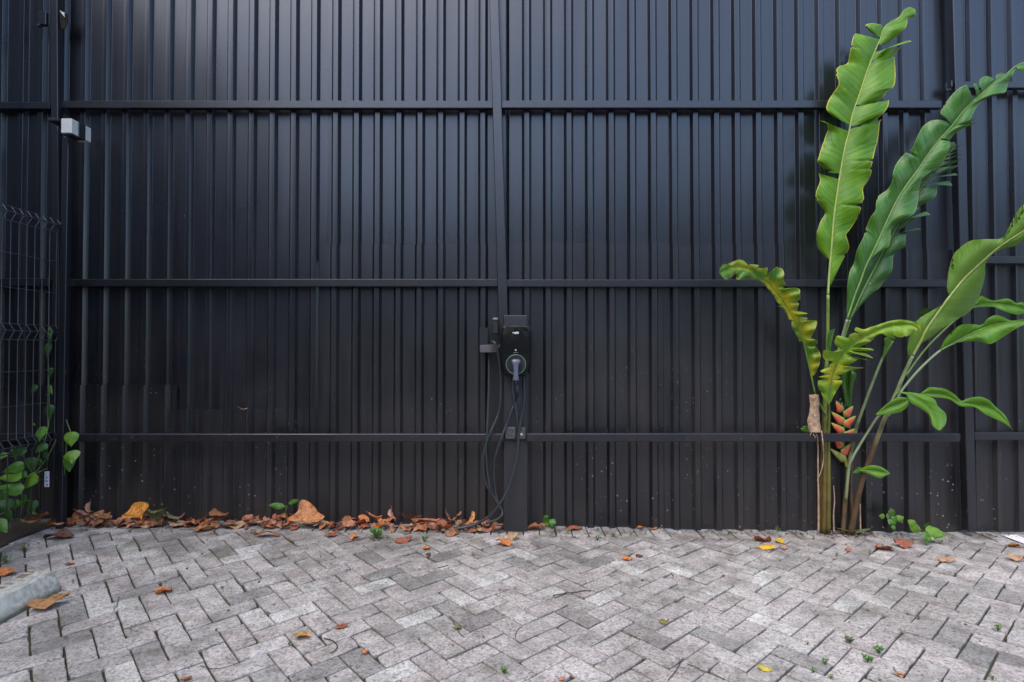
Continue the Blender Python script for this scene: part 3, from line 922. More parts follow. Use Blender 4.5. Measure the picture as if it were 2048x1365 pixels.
q = at(1031.8, 762, YF - .035); q2 = at(1031.8, 771, YF - .035)
tube(bm, [q, q2], [.012, .009], 12)
mesh_obj('collar', bm, M_CABLEB, ch)
Yc = YB - .035
cable('cord', None, [(1032, 769, YF - .035), (1035, 785, YF - .02), (1031, 803, Yc), (1022, 825, Yc), (1013, 850, Yc), (1002, 878, YLOW - .02), (991.5, 910, YLOW - .01), (988, 932, 3.66), (988.5, 955, 3.67), (991, 985, 3.68), (996, 1008, 3.67), (1004, 1022, 3.66), (1003, 1032, 3.645), (991, 1041, 3.64), (972, 1047, 3.64)], .0085, M_CABLE, ch)
cable('cable', 'short dark cable running from behind the plug into the clamp', [(1024, 754, YB - .03), (1025.5, 785, Yc), (1030.5, 810, Yc), (1034, 838, Yc), (1035, 862, YB - .02)], .0085, M_CABLE)
cable('cable', 'long dark cable sweeping down over the box post to end on the paving', [(1047, 752, YB - .02), (1048.6, 795, Yc), (1045, 825, Yc), (1041, 845, Yc), (1037, 868, Yc + .002), (1036, 890, Yc), (1031.6, 925, Yc - .01), (1023.7, 955, Yc - .02), (1013.5, 985, Yc - .03), (998, 1010, Yc - .035), (979.5, 1032, Yc - .03), (957, 1046, 3.63), (934, 1054, 3.63), (914, 1057.5, 3.63)], .0085, M_CABLE)
cable('cable', 'thin dark cable hanging from the bracket in a loop left of the box post', [(978, 700, 3.70), (978, 760, 3.68), (976, 820, 3.66), (973.8, 868, YLOW - .012), (972, 900, YLOW - .01), (975, 945, 3.66), (979.5, 975, 3.66), (985, 990, 3.67), (991, 1003, 3.68), (996, 1009, 3.68)], .0085, M_CABLE)
cable('cable', 'dark cable draped over the bracket, bowing out left below the lower rail', [(983, 684, 3.66), (989, 686, 3.63), (995, 700, 3.63), (1000, 735, 3.65), (1001.5, 770, 3.665), (1001, 800, 3.665), (997.6, 825, 3.66), (989.7, 846, 3.65), (979.5, 868, YLOW - .014), (971.5, 890, YLOW - .014), (965.4, 920, 3.64), (966, 940, 3.65), (970, 960, 3.66), (978, 980, 3.665), (987.4, 994, 3.67), (993, 1006, 3.675)], .0085, M_CABLE)
# cable bracket left of the charger
p = at(968, 675, 3.70)
hk = thing('cable_bracket', 'charcoal sheet metal bracket left of the charger with a bent shelf', 'bracket', p)
def plate_px(name, quad, Y, th, m, parent, Y2=None):
    bm = bmesh.new()
    f = [at(px, py, Y if Y2 is None else (Y if i < 2 else Y2)) for i, (px, py) in enumerate(quad)]
    v0 = [bm.verts.new(q) for q in f]; v1 = [bm.verts.new(q + Vector((0, th, -.001))) for q in f]
    bm.faces.new(v0); bm.faces.new(list(reversed(v1)))
    for i in range(4):
        k = (i + 1) % 4; bm.faces.new((v0[i], v1[i], v1[k], v0[k]))
    bmesh.ops.recalc_face_normals(bm, faces=bm.faces)
    o = mesh_obj(name, bm, m, parent); o.color = (1, 1, 1, 1); return o
plate_px('back_plate', [(959.5, 655.5), (976, 655.5), (976, 690), (959.5, 690)], 3.705, .02, M_FRAME, hk)
plate_px('shelf', [(974, 689.5), (1001, 689.5), (993, 705), (964, 705)], 3.70, .012, M_FRAME, hk, 3.64)
plate_px('side_flange', [(959.5, 690.5), (974, 690), (966, 705), (960, 705)], 3.702, .012, M_FRAME, hk, 3.645)
p = at(990.5, 652, 3.66)
jb = thing('junction_box', 'small narrow black box with a light cap above the bracket', 'box', p)
xa_, xb_ = at(985, 650, 3.655).x, at(996, 650, 3.655).x
z1, z2, z3 = at(990, 636, 3.655).z, at(990, 640.5, 3.655).z, at(990, 668, 3.655).z
bm = bmesh.new(); box(bm, (xa_, 3.655, z3), (xb_, 3.715, z2)); bevel_all(bm, .003)
mesh_obj('body', bm, M_SATIN, jb)
bm = bmesh.new(); box(bm, (xa_ + .002, 3.652, z2 + .001), (xb_ - .002, 3.71, z1)); bevel_all(bm, .002)
mesh_obj('cap', bm, simple('cap_grey', (.20, .21, .27), .3), jb)
# clamp on the post
p = at(1031, 866, YB)
cl = thing('cable_clamp', 'grey plastic clamp box on the post at the height of the lower rail', 'clamp', p)
def rbox(name, px0, px1, py0, py1, Y, d, m, parent, bev=.01):
    a = at(px0, py0, Y); b = at(px1, py1, Y)
    bm = bmesh.new(); box(bm, (a.x, Y, b.z), (b.x, Y + d, a.z))
    es = [e for e in bm.edges if abs(e.verts[0].co.y - e.verts[1].co.y) > d * .5]
    bmesh.ops.bevel(bm, geom=es, offset=bev, segments=4, affect='EDGES', profile=.5)
    es = [e for e in bm.edges if all(abs(v.co.y - Y) < 1e-5 for v in e.verts)]
    bmesh.ops.bevel(bm, geom=es, offset=.003, segments=2, affect='EDGES', profile=.5)
    o = mesh_obj(name, bm, m, parent); return o
M_CLAMP = simple('clamp_grey', (.062, .062, .068), .42, 0, .35, 70)
rbox('housing', 1009, 1053, 854, 880, YB - .022, .0225, M_SATIN, cl, .016)
rbox('cover', 1010.5, 1031, 855.5, 878.5, YB - .031, .012, M_CLAMP, cl, .012)
rbox('frame', 1037.5, 1051, 856, 878.5, YB - .029, .008, M_CLAMP, cl, .01)
q = at(1043, 870, YB - .031)
bm = bmesh.new(); bmesh.ops.create_uvsphere(bm, u_segments=12, v_segments=8, radius=.011)
for v in bm.verts: v.co = Vector((v.co.x, v.co.y * .5, v.co.z)) + q
mesh_obj('knob', bm, simple('knob_pale', (.26, .26, .29), .3), cl, smooth_=True)

# ------------------------------------------------------------------ concrete wheel stop, left
m, nt, bs = mat('painted_concrete')
g = nt.nodes.new('ShaderNodeNewGeometry')
n1 = N(nt, 'ShaderNodeTexNoise', Scale=9, Detail=6, Roughness=.65); L(nt, g.outputs['Position'], n1.inputs['Vector'])
n2 = N(nt, 'ShaderNodeTexNoise', Scale=38, Detail=5); L(nt, g.outputs['Position'], n2.inputs['Vector'])
sp = nt.nodes.new('ShaderNodeSeparateXYZ'); L(nt, g.outputs['Position'], sp.inputs[0])
c = ramp(nt, n2.outputs[0], [(.3, (.36, .355, .31)), (.7, (.56, .55, .49))]).outputs[0]
# paint worn off towards the end, brown stain patches on top
wear = math_(nt, 'MULTIPLY', ramp(nt, n2.outputs[0], [(.46, (0, 0, 0)), (.54, (1, 1, 1))]).outputs[0], ramp(nt, math_(nt, 'ADD', sp.outputs[1], math_(nt, 'MULTIPLY', n1.outputs[0], .25)), [(.0, (0, 0, 0)), (1, (0, 0, 0))]).outputs[0])
mrw = N(nt, 'ShaderNodeMapRange'); L(nt, math_(nt, 'ADD', sp.outputs[1], math_(nt, 'MULTIPLY', n1.outputs[0], .3)), mrw.inputs[0]); mrw.inputs[1].default_value = 2.70; mrw.inputs[2].default_value = 2.90
worn = math_(nt, 'MULTIPLY', mrw.outputs[0], ramp(nt, n2.outputs[0], [(.44, (1, 1, 1)), (.55, (.1, .1, .1))]).outputs[0])
c = mixc(nt, math_(nt, 'MULTIPLY', worn, .7), c, (.27, .25, .20))
wv = N(nt, 'ShaderNodeTexNoise', Scale=1, Detail=3)
mpw = N(nt, 'ShaderNodeMapping'); mpw.inputs['Scale'].default_value = (14, 75, 14); L(nt, g.outputs['Position'], mpw.inputs[0]); L(nt, mpw.outputs[0], wv.inputs['Vector'])
def band(src, lo, hi, soft):
    m1 = N(nt, 'ShaderNodeMapRange'); L(nt, src, m1.inputs[0]); m1.inputs[1].default_value = lo; m1.inputs[2].default_value = lo + soft
    m2 = N(nt, 'ShaderNodeMapRange'); L(nt, src, m2.inputs[0]); m2.inputs[1].default_value = hi; m2.inputs[2].default_value = hi - soft
    return math_(nt, 'MULTIPLY', m1.outputs[0], m2.outputs[0])
words = math_(nt, 'ADD', band(sp.outputs[1], 2.585, 2.655, .006), band(sp.outputs[1], 2.68, 2.77, .006))
marks = math_(nt, 'MULTIPLY', math_(nt, 'MULTIPLY', words, band(sp.outputs[0], -2.345, -2.295, .006)), ramp(nt, wv.outputs[0], [(.42, (0, 0, 0)), (.5, (1, 1, 1))]).outputs[0])
c = mixc(nt, math_(nt, 'MULTIPLY', marks, .8), c, (.14, .085, .035))
mrl = N(nt, 'ShaderNodeMapRange'); L(nt, math_(nt, 'ADD', sp.outputs[2], math_(nt, 'MULTIPLY', math_(nt, 'SUBTRACT', n1.outputs[0], .5), .05)), mrl.inputs[0])
mrl.inputs[1].default_value = .062; mrl.inputs[2].default_value = .03
c = mixc(nt, math_(nt, 'MULTIPLY', mrl.outputs[0], .85), c, (.07, .072, .03))
L(nt, c, bs.inputs['Base Color']); bs.inputs['Roughness'].default_value = .85
bump(nt, bs, n2.outputs[0], .5, .004)
a = ground_at(123, 1182); b = ground_at(0, 1251)
ax = (Vector((a.x, a.y)) - Vector((b.x, b.y))).normalized()
sd_ = Vector((-ax.y, ax.x))           # away from the viewer's side, towards the left
bm = bmesh.new()
secs = []
for tt, inset, hh in ((0, 0, .1), (.4, 0, .1), (.8, 0, .1), (1.2, 0, .1), (1.5, 0, .1), (1.602, .0, .1), (1.609, .004, .093), (1.613, .005, .0)):
    t = 1.61 - tt
    o2 = Vector((a.x, a.y)) - ax * t
    z0 = gz(o2.x, o2.y)
    w = .2
    ring = []
    hh2 = max(hh, .02)
    for s_, z in ((0, -.01), (.004, .02), (.036, hh2 - .005), (.042, hh2), (.155, hh2), (.161, hh2 - .005), (.196, .02), (.2, -.01)):
        s2 = w / 2 + (s_ - w / 2) * (1 - inset * 2)
        q = o2 + sd_ * s2
        jit = .002 * noise.noise((s_ * 30, tt * 9, 1))
        ring.append(bm.verts.new((q.x, q.y, z0 + z + jit)))
    secs.append(ring)
for r0, r1 in zip(secs, secs[1:]):
    for i in range(len(r0) - 1):
        bm.faces.new((r0[i], r0[i+1], r1[i+1], r1[i]))
bm.faces.new(secs[0]); bm.faces.new(list(reversed(secs[-1])))
bmesh.ops.recalc_face_normals(bm, faces=bm.faces)
ws = mesh_obj('wheel_stop', bm, m, origin=(a.x, a.y, gz(a.x, a.y)))
tag(ws, 'worn white painted concrete wheel stop with mossy foot at left', 'wheel stop')

# ------------------------------------------------------------------ heliconia
hel = thing('heliconia', 'tall heliconia with torn paddle leaves and a red flower head against the fence', 'plant', at(1665, 1062, 3.70))
def make_leaf(mid, Ys, strips, m, ribm, fold=.12, wave=.022, wl=62, ribr=(.0045, .0012), seed=1, nl=7, rib_t0=0.0, bulge=.03, name='leaf', nick=0.0, join=0.0):
    """mid: picture points on the midrib; Ys: depth at first and last (or list); strips: blade pieces, each a
    list of (position on the midrib, edge px, edge py)"""
    n = len(mid)
    if len(Ys) == 2: Yl = [Ys[0] + (Ys[1] - Ys[0]) * i / (n - 1) for i in range(n)]
    elif len(Ys) == 3:
        h = (n - 1) / 2
        Yl = [Ys[0] + (Ys[1] - Ys[0]) * i / h if i <= h else Ys[1] + (Ys[2] - Ys[1]) * (i - h) / h for i in range(n)]
    else: Yl = Ys
    PER = 12
    dense = crom([(x, y, yy) for (x, y), yy in zip(mid, Yl)], PER)
    def M(t):
        f = max(0, min(n - 1, t)) * PER
        i = min(int(f), len(dense) - 2); u = f - i
        return tuple(a + (b - a) * u for a, b in zip(dense[i], dense[i+1]))
    arc = [0.0]
    for p, q in zip(dense, dense[1:]): arc.append(arc[-1] + math.hypot(p[0]-q[0], p[1]-q[1]))
    def A(t):
        f = max(0, min(n - 1, t)) * PER
        i = min(int(f), len(dense) - 2); u = f - i
        return arc[i] + (arc[i+1] - arc[i]) * u
    rnd = random.Random(seed)
    if join > 0:
        sides = {1: [], -1: []}
        for st in strips:
            cr_ = 0
            for t, ex, ey in st:
                m0, m1, mm_ = M(t - .1), M(t + .1), M(t)
                cr_ += (m1[0]-m0[0]) * (ey - mm_[1]) - (m1[1]-m0[1]) * (ex - mm_[0])
            sides[1 if cr_ > 0 else -1].append(st)
        strips = []
        for sg, lst in sides.items():
            lst.sort(key=lambda q: q[0][0])
            merged = []
            for st in lst:
                for j_, (t, ex, ey) in enumerate(st):
                    if merged and t <= merged[-1][0]: t = merged[-1][0] + .02
                    c_ = M(t); d_ = math.hypot(ex - c_[0], ey - c_[1])
                    end = min(t, n - 1 - t)
                    mw = join * min(1, end / 1.2)
                    if d_ < mw:
                        p0_, p1_ = M(t - .15), M(t + .15)
                        tx, ty = p1_[0] - p0_[0], p1_[1] - p0_[1]; l_ = math.hypot(tx, ty) or 1
                        nx_, ny_ = -ty / l_ * sg, tx / l_ * sg
                        ex, ey = c_[0] + nx_ * mw, c_[1] + ny_ * mw
                    merged.append((t, ex, ey))
            if len(merged) > 2: strips.append(merged)
    bm = bmesh.new()
    uvl = bm.loops.layers.uv.new('UVMap')
    for si, st in enumerate(strips):
        nicks = []
        st = [tuple(map(float, q)) for q in st]
        ph = rnd.uniform(0, 6.28); curl = rnd.uniform(.4, 1.2) if len(st) < 7 else 1
        off = rnd.uniform(-.012, .012) if len(st) < 7 else 0
        rows = []
        pts = []
        for i in range(len(st) - 1):
            d = math.hypot(st[i+1][1] - st[i][1], st[i+1][2] - st[i][2])
            pts.append(max(2, int(d / 2.5)))
        cr = []
        for i in range(len(st) - 1):
            seg = crom(st[max(0, i-1):i+3], pts[i])
            k0 = 0 if i == 0 else pts[i]
            cr += seg[k0:k0 + pts[i]]
        cr.append(st[-1])
        a0_, a1_ = A(st[0][0]), A(st[-1][0])
        if nick > 0:
            for _ in range(int(nick * abs(a1_ - a0_) / 26 + rnd.random() * nick)):
                nicks.append((rnd.uniform(min(a0_, a1_), max(a0_, a1_)), rnd.uniform(1.2, 2.6), rnd.choice((.05, .08, .12, .22, .34))))
        for (t, ex, ey) in cr:
            mx, my, my_ = M(t)
            a = A(t)
            cut = 1 - max([0] + [d_ * max(0, 1 - abs(a - p_) / w_) for p_, w_, d_ in nicks]) - .02 * noise.noise((a * .35, si * 5, seed))
            ex, ey = mx + (ex - mx) * cut, my + (ey - my) * cut
            w = math.hypot(ex - mx, ey - my)
            row = []
            for k in range(nl + 1):
                s = k / nl
                px, py = mx + (ex - mx) * s, my + (ey - my) * s
                wv = wave * s ** 1.4 * math.sin(a / wl * 6.283 + ph * .3 + (1.3 if si % 2 else 0) - s * .8) * min(1, w / 40)
                wv += wave * .35 * s * noise.noise((a * .03 + seed, s * 2, si * 3.7))
                Y = my_ - fold * s * w / 310 - bulge * math.sin(math.pi * s) * w / 60 + wv + off * s * curl
                row.append((bm.verts.new(at(px, py, min(Y, 3.775))), (a / 300, s)))
            rows.append(row)
        for r0, r1 in zip(rows, rows[1:]):
            for k in range(nl):
                q = (r0[k], r0[k+1], r1[k+1], r1[k])
                try: f = bm.faces.new([v[0] for v in q])
                except ValueError: continue
                f.smooth = True
                for lp_, v in zip(f.loops, q): lp_[uvl].uv = v[1]
    # make normals face the viewer
    bm.normal_update()
    for f in bm.faces:
        if f.normal.y > 0: f.normal_flip()
    o = mesh_obj(name, bm, m, hel)
    bm = bmesh.new()
    P = []
    i0 = int(rib_t0 * PER)
    for q in dense[i0::3]: P.append(at(q[0], q[1], q[2] - .002))
    rad = [ribr[0] + (ribr[1] - ribr[0]) * i / (len(P) - 1) for i in range(len(P))]
    tube(bm, P, rad, 6)
    mesh_obj('midrib', bm, ribm, o)
    return o
# tall bright leaf
make_leaf([(1656,590),(1658,554),(1662.6,499),(1668,433),(1674.7,384.5),(1682,338),(1691,290),(1696.7,270),(1705.5,228.6),(1719.8,187),(1732,149.5),(1746,112),(1760.4,79),(1769,55),(1791,42),(1813,24),(1831,21)],
  [3.60, 3.62, 3.66], [
  [(1.6,1657,519),(1.9,1640,503),(2.1,1633,483),(2.4,1634,464),(2.7,1640.6,444),(2.95,1650,427),(3.3,1642,413),(3.6,1632,398),(3.9,1633,382),(4.3,1640,362),(4.55,1637,347)],
  [(4.8,1657,346),(5.1,1636,325),(5.4,1637,316),(6.0,1643,296),(6.6,1652,270),(6.9,1656,258),(7.1,1651,245),(7.2,1641,242)],
  [(7.5,1668,235),(7.8,1653,219),(8.3,1657,202),(8.8,1666,187),(9.2,1677,171),(9.5,1676,158),(9.8,1671.5,147),(10.1,1677,134),(10.5,1694,127.5),(10.9,1699,110),(11.4,1703,88),(11.85,1708,70),(12.0,1716,68)],
  [(12.1,1742,66),(12.2,1732,55),(12.4,1733,49),(12.7,1748,47),(12.9,1763,50)],
  [(13.1,1769,52),(13.7,1784,41),(14.2,1797,34),(14.6,1808,20),(15.2,1820,15),(16,1831,19)],
  [(.7,1662,570),(1.2,1673,547),(1.7,1688,516),(2.0,1698,497),(2.25,1696,483),(2.45,1692,470),(2.7,1698,462),(3.0,1710,444),(3.3,1721,422),(3.5,1722,409),(3.75,1728,397),(4.0,1726,378),(4.4,1737,361),(4.8,1743,345),(5.1,1744,330),(5.8,1751,297),(6.2,1755,285),(6.8,1758,264),(7.2,1760,245),(7.3,1764,239)],
  [(7.45,1740,247),(7.7,1760,233),(8.0,1771,222),(8.2,1777,210),(8.35,1778,201)],
  [(8.45,1742,212),(8.7,1765,196),(8.9,1776,181),(9.2,1787,174),(9.5,1791,158),(9.8,1791,141),(10.2,1790,123),(10.5,1791,108),(10.6,1803,93)],
  [(10.7,1765,117),(10.9,1778,104),(11.0,1795,90),(11.15,1812,82),(11.2,1824,83)],
  [(11.7,1766,91),(12.1,1787,79),(12.8,1804,64),(13.6,1814,51),(14.2,1815,39),(14.8,1826,35),(15.5,1832,32),(16,1832,24)],
  ], M_L1, M_RIB, fold=.10, wave=.021, wl=75, ribr=(.0075, .0018), seed=2, nick=.35)
# big right leaf
make_leaf([(1694,640),(1710,590),(1721,562.5),(1732,532),(1751.6,492),(1771.4,448),(1791,406.5),(1811,373.5),(1836,339.6),(1858,306.6),(1884,273.6),(1904,251.6),(1930,218.7),(1959,192),(1990,163.7),(2011.7,149.5),(2031.5,133),(2050,128),(2078,124)],
  [3.63, 3.54, 3.44], [
  [(.1,1693,632),(.8,1694,585),(1.3,1696,562),(1.9,1700,542),(2.5,1708,526),(3.2,1714,501),(3.9,1727,474),(4.3,1732,457),(4.8,1741,435),(5.2,1751,421),(5.5,1752,408),(5.9,1757,393),(6.4,1776,378),(6.8,1784,362),(7.3,1787,342),(7.8,1794,326),(8.3,1808,309),(8.7,1824,298),(9.2,1833,277),(9.7,1845,255),(10.2,1860,243),(10.7,1876,240),(10.95,1893,243)],
  [(11.0,1893,238),(11.2,1881,227),(11.6,1889,210),(12.0,1902,192),(12.4,1921,175),(12.65,1934,170)],
  [(12.75,1955,184),(12.95,1946,169),(13.1,1953,168)],
  [(13.2,1957,166),(13.4,1962,157),(13.7,1974,153),(14.0,1988,158)],
  [(14.1,1991,153),(14.4,1999,147),(14.9,2011,147)],
  [(15,2013,147),(16,2030,132),(17,2049,124),(18,2078,122)],
  [(2.1,1726,556),(2.6,1735,527),(3.2,1752,508),(3.7,1775,496),(4.1,1781,478),(4.5,1783,459),(5.0,1798,444),(5.6,1828,427),(6.2,1836,401),(6.8,1839,375),(7.3,1843,358),(8.0,1860,345),(8.6,1882,332),(9.1,1893,309),(9.4,1900,296),(9.8,1900,283)],
  [(9.9,1900,280),(10.2,1911,267),(10.6,1932,255),(10.9,1958,244)],
  [(10.95,1932,249),(11.05,1955,237)],
  [(11.1,1940,241),(11.4,1946,228),(11.9,1959,208),(12.4,1979,194),(13.2,2007,186),(13.6,2013,179),(14.2,2016,168),(15,2023,155),(15.8,2031,139)],
  [(16.1,2034,140),(17,2050,142),(18,2080,130)],
  ], M_L2, M_RIBG, fold=.12, wave=.024, wl=80, ribr=(.007, .0016), seed=5, nick=.3)
# dark leaf behind it
make_leaf([(1700,640),(1722,590),(1745,545),(1768,500),(1795,452),(1820,410),(1842,376),(1870,340),(1893,312),(1912,290)],
  [3.67, 3.64, 3.62], [
  [(0,1704,634),(.4,1722,612),(.9,1742,589),(1.1,1757,578),(1.4,1771,560),(1.9,1784,541),(2.4,1788,510),(2.8,1809,494),(3.2,1811,475),(3.5,1815,463)],
  [(3.55,1818,461),(3.62,1832,457),(3.66,1842,459)],
  [(3.75,1815,452),(4.1,1836,432),(4.2,1850,424),(4.25,1861,430)],
  [(4.4,1836,420),(4.9,1842,412),(5.3,1860,402),(5.6,1872,391),(6.0,1874,373)],
  [(6.05,1885,366),(6.12,1897,362),(6.2,1905,372)],
  [(6.35,1893,352),(6.5,1909,347),(6.56,1915,351)],
  [(6.7,1900,342),(6.9,1912,335),(7.1,1917,331)],
  [(7.2,1908,327),(7.4,1921,320),(7.5,1928,318)],
  [(7.6,1914,313),(7.8,1927,308)],[(7.9,1914,305),(8.1,1928,300)],[(8.2,1912,299),(8.5,1924,289)],[(8.6,1906,294),(8.9,1910,284)],
  [(0,1697,634),(1,1700,570),(2,1716,530),(3,1742,480),(4,1772,432),(5,1800,392),(6,1825,355),(7,1860,320),(8,1885,290),(9,1908,284)],
  ], M_L3, M_RIBG, fold=.14, wave=.016, wl=60, ribr=(.006, .0014), seed=9)
# yellowing leaf arching to the left
make_leaf([(1630,788),(1621.6,748),(1612,706),(1605,676),(1593.5,650),(1579.4,624),(1563,598),(1549,580),(1535,563),(1518.5,554),(1506.7,543),(1490,536),(1467,535),(1446,542),(1438,545)],
  [3.66, 3.52, 3.36], [
  [(.9,1626,749),(1.2,1636,737),(1.6,1641.5,718),(2.0,1638,702),(2.3,1629,693)],
  [(2.4,1626,692),(2.6,1634,688),(2.8,1634,681),(3.0,1622,677)],
  [(3.1,1624,672),(3.5,1630,660),(3.8,1634,643),(4.1,1621,641)],
  [(4.2,1610,641),(4.4,1616,637),(4.6,1604,634)],[(4.7,1603,632),(4.9,1615,627),(5.1,1598,623)],
  [(5.2,1595,620),(5.7,1600,600),(6.3,1600,581),(6.7,1592,576),(7.0,1570,577)],
  [(7.1,1566,574),(7.4,1572,570),(7.6,1567,560),(7.9,1569,549),(8.2,1563,537),(8.5,1553,534),(8.8,1543,545)],
  [(8.9,1534,550),(9.2,1535,536),(9.6,1526,537),(10,1510,540)],[(10.1,1514,537),(10.3,1517,530),(10.7,1500,535)],
  [(11,1497,531),(11.4,1483,520),(12,1468,523),(12.4,1457,530)],[(12.5,1462,530),(13,1447,529),(13.5,1441,535),(14,1438,543)],
  [(2.8,1604,675),(3.3,1592,668),(3.8,1584,655),(4.2,1582,640),(4.5,1586,632)],
  [(4.9,1580,626),(5.2,1566,617),(5.4,1553,612),(5.5,1566,607)],[(5.6,1568,605),(6.0,1554,604),(6.6,1552,588),(7,1548,581)],
  [(8.3,1528,562),(9,1512,557),(10,1497,557),(10.8,1473,559)],[(11.5,1474,547),(12.3,1460,555),(13,1451,559),(13.6,1441,550),(14,1437,545)],
  ], M_L4, M_PET, fold=.3, wave=.026, wl=19, ribr=(.006, .0014), seed=13, nick=.8, join=8.5)
# broad pale leaf reaching off to the right
make_leaf([(1825,712),(1841.7,682),(1853.5,658),(1879,621),(1899,594),(1924,562.6),(1946,540.7),(1972,516.5),(1996,496.7),(2018,481),(2048,461.5),(2085,432)],
  [3.42, 3.28, 3.05], [
  [(0,1819,713),(.2,1815,700),(.6,1818,682),(1.2,1824,656),(1.8,1838,638),(2.4,1860,624),(3.2,1880,612),(3.9,1897,596),(4.2,1894,578),(4.6,1897,545),(5.1,1905,514),(5.6,1919,497),(6.3,1941,482),(7.2,1968,479),(8.2,2003,477),(8.8,2016,459),(9.5,2030,431),(10.2,2048,409),(11,2085,388)],
  [(.8,1845,686),(1.3,1862,676),(2.0,1880,661),(2.8,1912,640),(3.5,1935,627),(4.2,1952,606),(5.0,1964,577),(5.8,1970,550),(6.6,1971,530),(7.2,1982,512),(8,2003,499),(9,2031,492),(9.6,2045,481),(10.2,2052,468),(11,2088,438)],
  ], M_L5, M_RIB, fold=-.10, wave=.028, wl=150, ribr=(.0085, .003), seed=17)
make_leaf([(1881,701),(1912,684),(1947,665.5),(1982,651),(2017.5,645.5),(2048,642),(2085,640)], [3.42, 3.35, 3.22], [
  [(0,1880,699),(.3,1888,682),(.6,1900,668),(1.2,1921,651),(1.8,1947,649),(2.4,1963,650),(2.8,1976,637),(3.2,1992,631),(3.7,2008,635),(4.2,2024,641),(5,2048,638),(6,2085,639)],
  [(.9,1909,687),(1.6,1935,683),(2.2,1959,684),(2.7,1980,688),(3.2,1994,682),(4,2024,663),(5,2048,650),(6,2085,641)]],
  M_L6, M_RIBG, fold=.3, wave=.016, wl=70, ribr=(.005, .0015), seed=19)
make_leaf([(1945,616),(1965,610),(1990,608),(2015,611),(2035,614),(2055,622),(2075,632)], [3.48, 3.42], [
  [(0,1946,612),(.5,1956,598),(1,1964,592),(2,1986,601),(3,2016,598),(3.8,2034,607),(4.5,2046,606),(6,2075,628)],
  [(0,1950,616),(1,1968,614),(2,1988,615),(3,2008,623),(3.9,2034,630),(4.6,2046,628),(6,2072,634)]],
  M_L6, M_RIBG, fold=.3, wave=.012, wl=50, ribr=(.004, .0012), seed=23)
make_leaf([(1838,790),(1865,789),(1893,792),(1918,805),(1947,809),(1975,815),(1996,828),(2015,846),(2026,861)], [3.40, 3.22], [
  [(0,1839,788),(.4,1850,780),(.9,1861,775),(1.9,1889,778),(2.6,1910,790),(3.1,1923,802),(3.6,1936,797),(4.3,1959,794),(5,1978,801),(5.5,1990,813),(6.3,2008,829),(7,2016,842),(8,2026,861)],
  [(0,1840,792),(1,1865,795),(2,1898,799),(3,1921,813),(4,1950,816),(5,1973,830),(6,1996,841),(7,2014,850),(8,2026,861)]],
  M_L6, M_RIBG, fold=.35, wave=.014, wl=80, ribr=(.004, .001), seed=29)
make_leaf([(1800,785),(1825,793),(1848,808),(1866,828),(1877,846),(1880,862)], [3.36, 3.24], [
  [(0,1801,784),(1,1835,787),(1.8,1867,798),(2.4,1876,813),(3,1890,826),(3.6,1893,838),(4.4,1890,851),(5,1880,862)],
  [(.4,1813,790),(1,1820,805),(1.7,1842,818),(2.4,1856,830),(3.3,1863,848),(4.3,1872,858),(5,1880,862)]],
  M_L6, M_RIBG, fold=.1, wave=.01, wl=60, ribr=(.0035, .001), seed=31)
make_leaf([(1752,830),(1775,818),(1800,808),(1815,800)], [3.48, 3.42], [
  [(0,1752,828),(1,1774,808),(2,1798,795),(3,1815,797)], [(0,1755,832),(1,1778,829),(2,1802,824),(2.6,1816,812),(3,1816,802)]],
  M_L6, M_RIBG, fold=.3, wave=.008, wl=50, ribr=(.003, .001), seed=37)
# lime torn leaf in the middle
make_leaf([(1657,812),(1662,767),(1671,733.6),(1687,705.5),(1702.6,690),(1725.5,676),(1753.6,662),(1778,653),(1804.6,650),(1827.5,652),(1845,668)], [3.56, 3.42, 3.27], [
  [(.1,1654,806),(.6,1639,781),(.9,1636,763),(1.1,1650,760)],[(1.15,1650,758),(1.3,1637,754),(1.4,1652,751)],
  [(1.5,1655,749),(1.7,1640,743),(1.9,1652,736),(2.1,1668,731)],
  [(2.2,1668,725),(2.5,1650,720),(2.7,1645,710),(2.9,1648,700),(3.1,1662,704),(3.3,1680,699)],
  [(3.4,1680,698),(3.55,1671,690),(3.7,1669,679),(3.85,1675,672),(4.0,1690,675)],
  [(4.1,1697,677),(4.3,1699,670),(4.5,1709,666),(4.9,1724,668)],
  [(5,1722,668),(5.15,1709,661),(5.25,1712,655),(5.5,1727,659),(5.7,1740,655),(6.2,1756,657)],
  [(6.4,1762,656),(7.2,1785,644),(8,1803,646),(9,1828,645),(9.5,1838,648),(10,1846,667)],
  [(.2,1662,805),(.7,1674,780),(1.0,1684,767),(1.1,1683,761)],[(1.2,1670,760),(1.35,1682,755),(1.5,1675,750)],
  [(1.6,1682,750),(1.9,1700,741),(2.05,1727,736),(2.1,1698,735)],[(2.2,1695,733),(2.5,1708,724),(2.7,1722,717),(2.8,1734,721)],
  [(2.9,1704,713),(3.1,1726,706),(3.2,1746,717)],[(3.3,1710,705),(3.5,1728,700),(3.6,1742,697),(3.65,1750,702)],
  [(3.8,1706,697),(4.3,1729,690),(5,1747,679),(5.6,1751,670)],[(6.4,1762,668),(6.8,1772,672),(7.1,1790,678)],
  [(7.2,1783,666),(7.6,1792,673),(8.1,1806,675),(8.8,1822,668),(9.2,1831,660),(9.4,1832,664)]],
  M_L9, M_PET, fold=.25, wave=.022, wl=26, ribr=(.006, .0014), seed=41, nick=.5, join=10)
